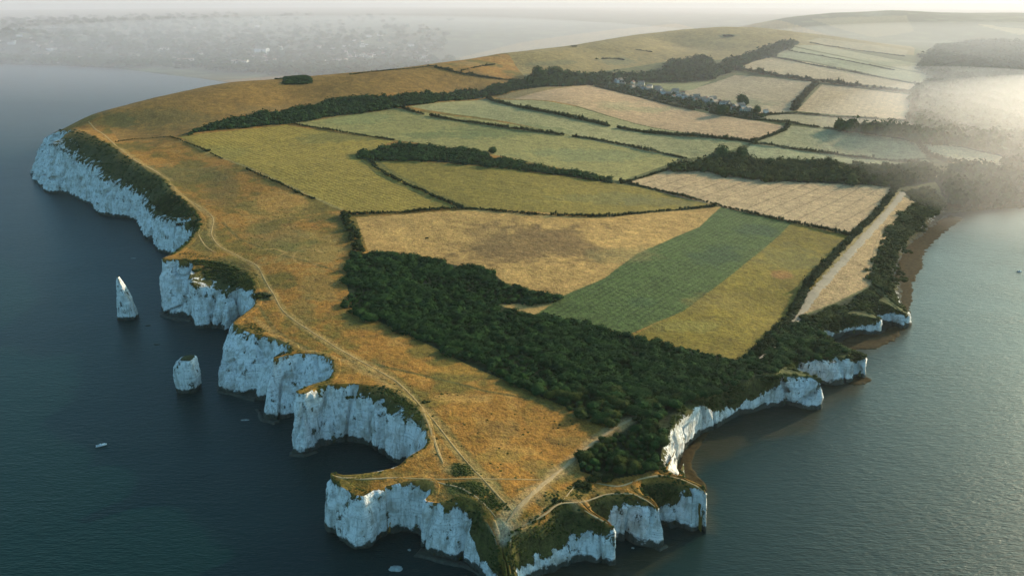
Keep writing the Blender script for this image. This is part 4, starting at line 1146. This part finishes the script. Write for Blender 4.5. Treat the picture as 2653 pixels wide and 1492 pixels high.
# ------------------------------------------------------------------ hedges: each one a thing
HEDGES = [
 ([(432,346),(470,360),(510,376),(560,400)],3.0,1.6,"dark hedge stub running down from the left end of the tree belt"),
 ([(620,426),(660,444),(700,460),(745,482),(790,500)],3.5,1.8,"broken dark hedge between the orange down and the striped field"),
 ([(870,540),(1000,535),(1160,525),(1350,540),(1500,546),(1650,533),(1800,519)],5.0,2.4,"long curving hedge above the golden field"),
 ([(735,312),(850,331),(990,353)],4.0,2.2,"thin hedge along the top of the striped yellow-green field"),
 ([(925,398),(960,432),(1050,476),(1165,525)],6.0,2.4,"dark hedge slanting down between striped and yellow fields"),
 ([(1010,272),(1100,296),(1300,326),(1500,353),(1720,398)],6.0,3.0,"long straight hedge between the two pale green strips"),
 ([(1228,248),(1300,269),(1450,299),(1700,341),(1890,358)],8.0,3.4,"thick hedge below the pinkish field"),
 ([(1560,456),(1700,491),(1800,515),(1950,551),(2135,592)],6.0,2.6,"hedge along the lower edge of the field with tramlines"),
 ([(868,542),(885,575),(895,610),(905,650)],11.0,4.0,"thick tall hedge joining the crossroads of hedges to the big wood"),
 ([(1484,214),(1700,268),(1892,300),(1985,310),(2083,324),(2210,340)],6.0,3.0,"hedge running along the lower side of the village"),
 ([(1985,312),(1970,330),(1888,360)],7.0,3.5,"short hedge at the right end of the pinkish field"),
 ([(1892,362),(2000,376),(2120,391),(2310,410)],6.0,3.0,"misty hedge above the hazy tree belt"),
 ([(2252,476),(2210,531),(2145,597),(2055,690),(1995,785),(1950,840),(1905,890)],8.0,3.2,"thick hedge beside the long straight farm track"),
 ([(1842,174),(1950,191),(2100,212),(2290,236)],16.0,6.0,"broad misty hedge between the upper and lower hillside fields"),
 ([(2052,212),(2022,242),(1996,278)],14.0,5.0,"short slanting hedge dividing two bright hillside fields"),
 ([(1912,291),(2000,287),(2150,298),(2285,309)],6.0,3.0,"hedge below the bright square hillside field"),
 ([(1930,142),(2050,165),(2310,213)],6.0,2.6,"thin straight hedge across the upper hillside fields"),
 ([(1985,128),(2100,148),(2250,178)],5.0,2.2,"thin faint hedge second from the top on the hillside"),
 ([(2035,108),(2130,124),(2275,143)],5.0,2.2,"topmost faint hedge on the hillside"),
 ([(1095,170),(1150,184),(1200,192),(1320,206)],7.0,2.6,"dark hedge dropping from the skyline to the tree belt"),
 ([(1160,180),(1210,168),(1245,163)],5.0,2.0,"short broken hedge climbing the upper down"),
 ([(1562,462),(1650,437),(1720,412)],5.0,2.0,"rough hedge joining the hazy tree belt to the long field hedge"),
 ([(290,358),(350,350),(430,345)],2.0,1.2,"low dark hedge across the down near the cliff path"),
 ([(880,189),(1000,176),(1090,167)],4.0,1.8,"low hedge along the skyline of the upper down"),
 ([(2312,216),(2300,260),(2290,308)],14.0,5.0,"misty hedge at the right end of the bright square field"),
 ([(2300,348),(2340,392),(2420,414),(2490,424)],9.0,4.0,"misty curved hedge near the right-hand woods"),
 ([(1985,820),(1940,862),(1900,893)],9.0,3.0,"ragged hedge where the track meets the big wood"),
 ([(1600,1056),(1650,1080),(1672,1096)],5.0,3.0,"dark hedge of bushes at the head of the chalky path"),
 ([(1500,150),(1540,148),(1570,152)],5.0,2.2,"short line of bushes high on the down above the village"),
 ([(1600,126),(1640,132)],4.0,1.8,"tiny line of bushes near the top of the down"),
]
for (pts, w, h, lb) in HEDGES:
    P = smooth_line(hits(pts), 2.0)
    yy = P[:, 1].mean()
    stepm = max(1.6, w * 0.32); k = max(1, int(round(stepm / 2.0)))
    items = []
    rg = np.random.default_rng(len(items) + int(pts[0][0]))
    d = np.gradient(P, axis=0); d /= np.hypot(d[:, 0], d[:, 1])[:, None] + 1e-9
    for i in range(0, len(P), k):
        for q in range(2 if w < 7 else 3):
            if vnoise(np.array([i / 9.0]), np.array([float(q)]), seed=int(pts[0][1]))[0] < -0.58: continue
            off = rg.uniform(-0.36, 0.36) * w
            x = P[i, 0] - d[i, 1] * off; y = P[i, 1] + d[i, 0] * off
            s = w * rg.uniform(0.20, 0.42); hz = h * rg.uniform(0.55, 1.15) * (1 + 0.5 * float(vnoise(np.array([i / 14.0]), np.array([q * 3.0]), seed=77)[0])) * (1.7 if rg.random() < 0.02 else 1.0)
            items.append((P_BUSH[rg.integers(6)] if yy < 1100 else P_LOW[rg.integers(6)], x, y, 0, s, s, hz, rg.uniform(0, 6)))
    xs = np.array([t[1] for t in items]); ys = np.array([t[2] for t in items]); zs = surf(xs, ys) - 0.2
    items = [(t[0], t[1], t[2], z, *t[4:]) for t, z in zip(items, zs)]
    tag(merge("hedge", items, MAT_HEDGE), lb, "hedge", "hedges between the fields")
BUSHES = [
 (662,747,5.5,2.4,"large low dark bush beside the cliff path above the left cliffs"),(522,381,5.0,2.0,"round dark bush beside the hedge on the orange down"),
 (748,484,4.0,1.8,"dark bush at the middle of the broken hedge"),(880,1000,2.2,0.9,"small dark bush on the rim of the big bay wall"),
 (1072,1012,2.0,0.8,"small tuft of dark scrub on the grass inside the big bay"),(1405,1262,2.2,1.0,"low dark bush left of the fork in the chalky paths"),
 (1463,1222,4.0,1.6,"dark bush below the wood at the head of the thin path"),(1510,1200,6.0,2.6,"rounded dark bush at the lower edge of the wood on the point"),
 (1075,600,1.6,0.8,"tiny lone green bush in the golden field"),(1130,175,7.0,3.0,"dark bush in the hedge near the skyline"),
 (1185,185,5.0,2.2,"second dark bush in the hedge near the skyline"),(700,200,6.0,2.2,"dark bush in front of the skyline thicket"),
 (1830,92,14.0,4.0,"faint dark bushes near the top of the high down"),(1445,118,7.0,2.6,"lone bush on the skyline of the high down"),
 (1340,1310,1.6,0.7,"small dark bush beside the fork of the paths near the neck"),
]
for i, (px, py, s, h, lb) in enumerate(BUSHES):
    x, y = hit(px, py); rg = np.random.default_rng(900 + i)
    items = []
    for k in range(9):
        dx, dy = rg.uniform(-1, 1) * s, rg.uniform(-0.6, 0.6) * s
        xx, yy = x + dx, y + dy
        items.append((P_MID[rg.integers(6)], xx, yy, float(surf(xx, yy)) - 0.25, s * 0.45, s * 0.45, h * rg.uniform(0.6, 1.0), rg.uniform(0, 6)))
    tag(merge("bush", items, MAT_HEDGE), lb, "bush")

# ------------------------------------------------------------------ houses
MAT_WALLS = [simple_mat("white_render", (0.72, 0.70, 0.66), 0.9, 0.06, 0.3), simple_mat("stone_wall", (0.42, 0.38, 0.31), 0.9, 0.15, 0.8), simple_mat("cream_render", (0.62, 0.56, 0.46), 0.9, 0.08, 0.3)]
MAT_ROOFS = [simple_mat("slate_roof", (0.25, 0.20, 0.16), 0.8, 0.2, 0.6), simple_mat("tile_roof", (0.24, 0.12, 0.08), 0.85, 0.2, 0.6), simple_mat("stone_roof", (0.30, 0.23, 0.17), 0.85, 0.2, 0.6)]
MAT_GLASS = simple_mat("window_glass", (0.04, 0.05, 0.06), 0.15, 0.1, 0.5, 0.6)
MAT_DOOR = simple_mat("painted_door", (0.10, 0.07, 0.05), 0.6)
def boxes(lst):
    V, f = [], []
    for (x0, y0, z0, x1, y1, z1) in lst:
        b = len(V)
        V += [(x0, y0, z0), (x1, y0, z0), (x1, y1, z0), (x0, y1, z0), (x0, y0, z1), (x1, y0, z1), (x1, y1, z1), (x0, y1, z1)]
        f += [tuple(b + k for k in q) for q in ((0, 3, 2, 1), (4, 5, 6, 7), (0, 1, 5, 4), (1, 2, 6, 5), (2, 3, 7, 6), (3, 0, 4, 7))]
    return np.array(V, float), np.array(f)
def gable_prism(x0, x1, y0, y1, z0, z1):
    V = [(x0, y0, z0), (x1, y0, z0), (x1, y1, z0), (x0, y1, z0), (x0, (y0 + y1) / 2, z1), (x1, (y0 + y1) / 2, z1)]
    return V
def roof_mesh(L, Wd, z0, h, th=0.25, ov=0.4):
    a, b = L / 2 + ov, Wd / 2 + ov
    V = [(-a, -b, z0), (a, -b, z0), (a, 0, z0 + h), (-a, 0, z0 + h), (-a, b, z0), (a, b, z0)]
    V += [(x, y, z - th) for x, y, z in V]
    f = [(0, 1, 2, 3), (3, 2, 5, 4), (7, 6, 9, 8), (8, 9, 10, 11), (0, 6, 7, 1), (5, 11, 10, 4)]
    f += [(0, 3, 9, 6), (3, 4, 10, 9), (1, 7, 8, 2), (2, 8, 11, 5)]
    return np.array(V, float), np.array(f)
HOUSE_PROTO = []
def house_proto(L, Wd, hw, hr, wm, rm, parts=True):
    root = bpy.data.objects.new("house", None); COL.objects.link(root)
    V, f = boxes([(-L / 2, -Wd / 2, -1.5, L / 2, Wd / 2, hw)])
    g = len(V)
    GV = [(-L / 2, -Wd / 2, hw), (-L / 2, Wd / 2, hw), (-L / 2, 0, hw + hr * 0.9), (L / 2, -Wd / 2, hw), (L / 2, Wd / 2, hw), (L / 2, 0, hw + hr * 0.9)]
    V = np.vstack([V, GV]); f = np.vstack([f, [(g, g + 2, g + 2, g + 1), (g + 3, g + 4, g + 5, g + 5)]])
    me = bpy.data.meshes.new("wall"); me.from_pydata([tuple(v) for v in V], [], [tuple(dict.fromkeys(q)) for q in f.tolist()]); me.materials.append(wm)
    wl = bpy.data.objects.new("wall", me); COL.objects.link(wl); wl.parent = root
    rv, rf = roof_mesh(L, Wd, hw, hr)
    ro = mesh_from("roof", rv, rf, rm, False, root)
    kids = [wl, ro]
    if parts:
        cv, cf = boxes([(L * 0.32, -0.5, hw + hr * 0.4, L * 0.32 + 0.9, 0.5, hw + hr + 1.2), (L * 0.32 - 0.08, -0.58, hw + hr + 1.2, L * 0.32 + 0.98, 0.58, hw + hr + 1.4)])
        ch = mesh_from("chimney", cv, cf, MAT_WALLS[1], False, ro)
        for x in (-L * 0.3, 0.12 * L, L * 0.34):
            for z in ((1.0, 2.2), (3.5, 4.6)) if hw > 4.5 else ((1.0, 2.2),):
                wv, wf = boxes([(x - 0.6, -Wd / 2 - 0.05, z[0], x + 0.6, -Wd / 2 + 0.1, z[1])])
                kids.append(mesh_from("window", wv, wf, MAT_GLASS, False, root))
        dv, df = boxes([(-L * 0.1 - 0.5, -Wd / 2 - 0.06, 0, -L * 0.1 + 0.5, -Wd / 2 + 0.1, 2.1)])
        kids.append(mesh_from("door", dv, df, MAT_DOOR, False, root))
    HOUSE_PROTO.append([root, kids, False])
house_proto(13, 8, 5.2, 3.4, MAT_WALLS[0], MAT_ROOFS[0])
house_proto(16, 9, 5.2, 3.8, MAT_WALLS[1], MAT_ROOFS[2])
house_proto(11, 7.5, 3.0, 3.0, MAT_WALLS[2], MAT_ROOFS[1])
house_proto(24, 14, 7.0, 5.0, MAT_WALLS[0], MAT_ROOFS[0], False)
house_proto(20, 16, 8.0, 4.5, MAT_WALLS[2], MAT_ROOFS[1], False)
house_proto(42, 18, 13.0, 3.0, MAT_WALLS[0], MAT_ROOFS[2], False)
def place_house(i, x, y, z, rot, sc, label, group):
    root, kids, used = HOUSE_PROTO[i]
    if used:
        r2 = root.copy(); COL.objects.link(r2)
        for k in kids:
            c = k.copy(); COL.objects.link(c); c.parent = r2
            for g in k.children:
                e = g.copy(); COL.objects.link(e); e.parent = c
        root = r2
    HOUSE_PROTO[i][2] = True
    root.location = (x, y, z); root.rotation_euler = (0, 0, rot); root.scale = (sc, sc, sc)
    tag(root, label, "house", group)
VILL = [(1516,207,0,"white house at the upper left end of the village, under the dark trees"),(1528,209,0,"second white house from the upper left end of the village"),(1540,205,1,"stone house behind the first white village houses"),
 (1556,212,3,"large pale hotel-like house in the middle of the upper village"),(1566,220,1,"stone house just below the large pale village house"),(1575,208,0,"tall white house at the top of the village"),
 (1592,214,2,"cream bungalow right of the large pale village house"),(1604,226,1,None),(1616,230,0,None),(1630,232,1,None),(1644,237,2,None),(1655,234,1,None),(1668,241,0,None),(1682,243,1,None),
 (1694,249,2,None),(1706,246,0,"white house beside the corner of the bright field"),(1718,240,2,"cream house on the upper edge of the village by the bright field"),(1730,252,1,None),(1742,256,0,None),(1752,251,1,None),(1764,258,2,None),
 (1774,262,1,None),(1786,260,0,None),(1797,266,1,None),(1806,263,2,None),(1818,270,0,None),(1828,268,1,None),(1838,275,2,None),(1850,277,1,None),(1868,276,0,"white gabled house beside the tall tree near the right end of the village"),
 (1882,282,1,None),(1896,286,2,None),(1926,288,0,"small white house at the far right end of the village")]
_rv = np.random.default_rng(5)
for k_ in range(26):
    t_ = _rv.random(); VILL.append((1500 + 400 * t_ + _rv.uniform(-6, 6), 205 + 82 * t_ + _rv.uniform(-10, 5), int(_rv.integers(0, 3)), None))
for j, (px, py, i, lb) in enumerate(VILL):
    x, y = hit(px, py - 3)
    place_house(i, x, y, float(surf(x, y)) + 1.2, random.uniform(-0.5, 0.9), random.uniform(0.68, 0.92),
                lb or ["white house among the trees of the village row", "grey stone house among the trees of the village row", "cream bungalow among the trees of the village row"][i], "houses of the village")
BIG = {(605,167):"largest pale building on the town waterfront",(468,163):"white block standing alone left of the pale waterfront building",(108,150):"pale gabled building near the left end of the town shore",(660,135):"long pale domed hall in the far town"}
rg = np.random.default_rng(77)
town = list(BIG.keys())
while len(town) < 215:
    px = rg.uniform(-20, 1090); py = 160 - abs(rg.normal()) * 36 + max(0, (px - 400)) * 0.035
    if py < 66 or py > 190 or (px > 560 and py > 176): continue
    if vnoise(np.array([px / 60.0]), np.array([py / 14.0]), seed=5)[0] < -0.15: continue
    town.append((px, py))
for k, (px, py) in enumerate(town):
    x, y = hit(px, py)
    if y > 6200 or y < 2450 or not in_poly(np.array([x]), np.array([y]), POLY)[0]: continue
    big = BIG.get((px, py))
    i = 5 if big else int(rg.choice([3, 3, 4, 4, 5]))
    sc = 1.5 if big else rg.uniform(0.55, 1.0)
    place_house(i, x, y, max(1.5, float(surf(x, y))) + 1.0, rg.uniform(-0.6, 0.6), sc, big or ["pale house in the hazy town across the bay", "cream tile-roofed house in the hazy town across the bay", "long pale block in the hazy town across the bay"][i - 3], "houses of the town across the bay")
# proto not used stay unlinked
for root, kids, used in HOUSE_PROTO:
    if not used:
        for k in kids:
            bpy.data.objects.remove(k)
        bpy.data.objects.remove(root)
# trees of the far town
items = []
for k in range(2600):
    px = rg.uniform(-60, 1150); py = 166 - abs(rg.normal()) * 45 + max(0, (px - 400)) * 0.05
    if py < 50: continue
    rx, ry, rz = ray(px, py)
    y = (H - 12) / -rz * ry; x = rx / ry * y
    if y > 7500 : continue
    items.append([x, y])
A_ = np.array(items); m = in_poly(A_[:, 0], A_[:, 1], POLY); A_ = A_[m]; zz = surf(A_[:, 0], A_[:, 1])
items = [(P_LOW[k % 6], a[0], a[1], max(0.5, z), s, s, s * 0.8, 0.3 * k) for k, (a, z, s) in enumerate(zip(A_, zz, rg.uniform(9, 26, len(A_))))]
tag(merge("woodland", items, MAT_LEAF), "faint trees spread through the hazy town across the bay", "woodland", kind='stuff')

# ------------------------------------------------------------------ boats
MAT_HULL = simple_mat("white_gelcoat", (0.80, 0.82, 0.82), 0.3, 0.03, 0.5, 0.5)
MAT_DECK = simple_mat("grey_deck", (0.45, 0.47, 0.47), 0.7, 0.05)
MAT_DARK = simple_mat("black_plastic", (0.03, 0.03, 0.035), 0.5, 0.1)
MAT_SCREEN = simple_mat("tinted_screen", (0.05, 0.08, 0.09), 0.1, 0.05, 0.5, 0.7)
def hull_mesh(L, B, Hh):
    ns = 15; V = []; f = []
    for i in range(ns):
        t = i / (ns - 1); w = B / 2 * (1 - max(0, (t - 0.35) / 0.65) ** 2.4) * (0.86 + 0.14 * min(1, t / 0.3)); x = -L / 2 + L * t
        sh = Hh * (0.85 + 0.35 * t * t); kz = -0.35 + 0.5 * max(0, t - 0.7) ** 1.5 * 2
        w = max(w, 0.02)
        V += [(x, -w, sh), (x, -w * 0.85, 0.1), (x, 0, kz), (x, w * 0.85, 0.1), (x, w, sh), (x, w * 0.86, sh + 0.03), (x, w * 0.8, sh - 0.35), (x, -w * 0.8, sh - 0.35), (x, -w * 0.86, sh + 0.03)]
    m = 9
    for i in range(ns - 1):
        for j in range(m):
            f.append((i * m + j, (i + 1) * m + j, (i + 1) * m + (j + 1) % m, i * m + (j + 1) % m))
    return V, f + [tuple(range(m))[::1], tuple((ns - 1) * m + k for k in range(m))[::-1]]
def part(name, V, f, mat, parent):
    me = bpy.data.meshes.new(name); me.from_pydata([tuple(v) for v in V], [], [tuple(q) for q in f]); me.update(); me.materials.append(mat)
    o = bpy.data.objects.new(name, me); COL.objects.link(o); o.parent = parent
    return o
def motorboat(px, py, L, rot, label):
    root = bpy.data.objects.new("motorboat", None); COL.objects.link(root)
    p = un(px, py, 0); root.location = (p[0], p[1], 0.05); root.rotation_euler = (0, 0, rot)
    B = L * 0.36
    V, f = hull_mesh(L, B, 0.75); part("hull", V, f, MAT_HULL, root)
    V, f = boxes([(L * 0.08, -B * 0.33, 0.55, L * 0.34, B * 0.33, 0.95)]); part("foredeck", V, f, MAT_HULL, root)
    V, f = boxes([(-L * 0.12, -B * 0.2, 0.4, L * 0.02, B * 0.2, 1.35)]); part("console", V, f, MAT_HULL, root)
    x = L * 0.03
    part("windscreen", [(x, -B * 0.22, 1.2), (x, B * 0.22, 1.2), (x - 0.35, B * 0.2, 1.85), (x - 0.35, -B * 0.2, 1.85), (x + 0.06, -B * 0.22, 1.2), (x + 0.06, B * 0.22, 1.2), (x - 0.29, B * 0.2, 1.85), (x - 0.29, -B * 0.2, 1.85)],
         [(0, 1, 2, 3), (7, 6, 5, 4), (0, 4, 5, 1), (3, 2, 6, 7), (0, 3, 7, 4), (1, 5, 6, 2)], MAT_SCREEN, root)
    V, f = boxes([(-L * 0.36, -B * 0.3, 0.35, -L * 0.28, B * 0.3, 0.8), (-L * 0.22, -B * 0.12, 0.35, -L * 0.16, B * 0.12, 1.1)]); part("seat", V, f, MAT_DECK, root)
    V, f = boxes([(-L * 0.56, -0.25, 0.5, -L * 0.48, 0.25, 1.35), (-L * 0.54, -0.1, -0.5, -L * 0.5, 0.1, 0.5)]); part("outboard_motor", V, f, MAT_DARK, root)
    tag(root, label, "boat")
motorboat(255, 1121, 6.2, math.radians(28), "small white motorboat alone on the dark sea at the lower left")
motorboat(2564, 684, 4.6, math.radians(5), "tiny boat far out on the pale water at the right edge")

# ------------------------------------------------------------------ haze: one closed box of even air round everything
def haze():
    V, f = boxes([(-11000, -900, -8.0, 11000, 13500, 330.0)])
    o = part("haze", V, f, None, None) if False else None
    me = bpy.data.meshes.new("haze"); me.from_pydata([tuple(v) for v in V], [], [tuple(q) for q in f]); me.update()
    m = bpy.data.materials.new("haze_air"); m.use_nodes = True; nt = m.node_tree
    for n_ in list(nt.nodes): nt.nodes.remove(n_)
    out = nt.nodes.new("ShaderNodeOutputMaterial"); pv = nt.nodes.new("ShaderNodeVolumePrincipled")
    pv.inputs['Color'].default_value = (0.93, 0.96, 1.0, 1); pv.inputs['Density'].default_value = HAZE_DENSITY; pv.inputs['Anisotropy'].default_value = 0.35
    nt.links.new(pv.outputs[0], out.inputs['Volume'])
    me.materials.append(m)
    o = bpy.data.objects.new("haze", me); COL.objects.link(o); o['kind'] = 'stuff'; o['label'] = "pale haze filling the air over land and sea"; o.display_type = 'WIRE'
def mist(cx_, cy_, cz_, rx, ry, rz, dens, label, colr=(0.97, 0.93, 0.95), aniso=0.12):
    V, f = icosphere(4)
    me = bpy.data.meshes.new("mist"); me.from_pydata([(x * rx, y * ry, z * rz) for x, y, z in V.tolist()], [], f.tolist()); me.update()
    m = bpy.data.materials.new("mist_air"); m.use_nodes = True; nt = m.node_tree
    for n_ in list(nt.nodes): nt.nodes.remove(n_)
    out = nt.nodes.new("ShaderNodeOutputMaterial"); pv = nt.nodes.new("ShaderNodeVolumePrincipled")
    pv.inputs['Color'].default_value = colr + (1,); pv.inputs['Density'].default_value = dens; pv.inputs['Anisotropy'].default_value = aniso
    nt.links.new(pv.outputs[0], out.inputs['Volume'])
    me.materials.append(m)
    o = bpy.data.objects.new("mist", me); COL.objects.link(o); o.location = (cx_, cy_, cz_)
    o['kind'] = 'stuff'; o['label'] = label
haze()
mist(0, 7600, 0, 12000, 6300, 420, 0.00022, "sea mist lying over the far land, thickening towards the horizon", (0.90, 0.82, 0.90))
mist(1500, 2500, 0, 1150, 1500, 190, 0.00028, "low mist lying in the valley beyond the right-hand woods")
mist(1050, 1750, 0, 520, 760, 110, 0.0011, "denser mist among the right-hand woods", aniso=0.22)
mist(-900, 4400, 0, 2300, 2300, 170, 0.00022, "bluish mist lying over the far town", (0.88, 0.90, 0.98))
mist(1450, 1350, 0, 1080, 950, 120, 0.0013, "thin mist drifting over the bay and its shore at the right", aniso=0.6)
print("scene built", len(bpy.data.objects))
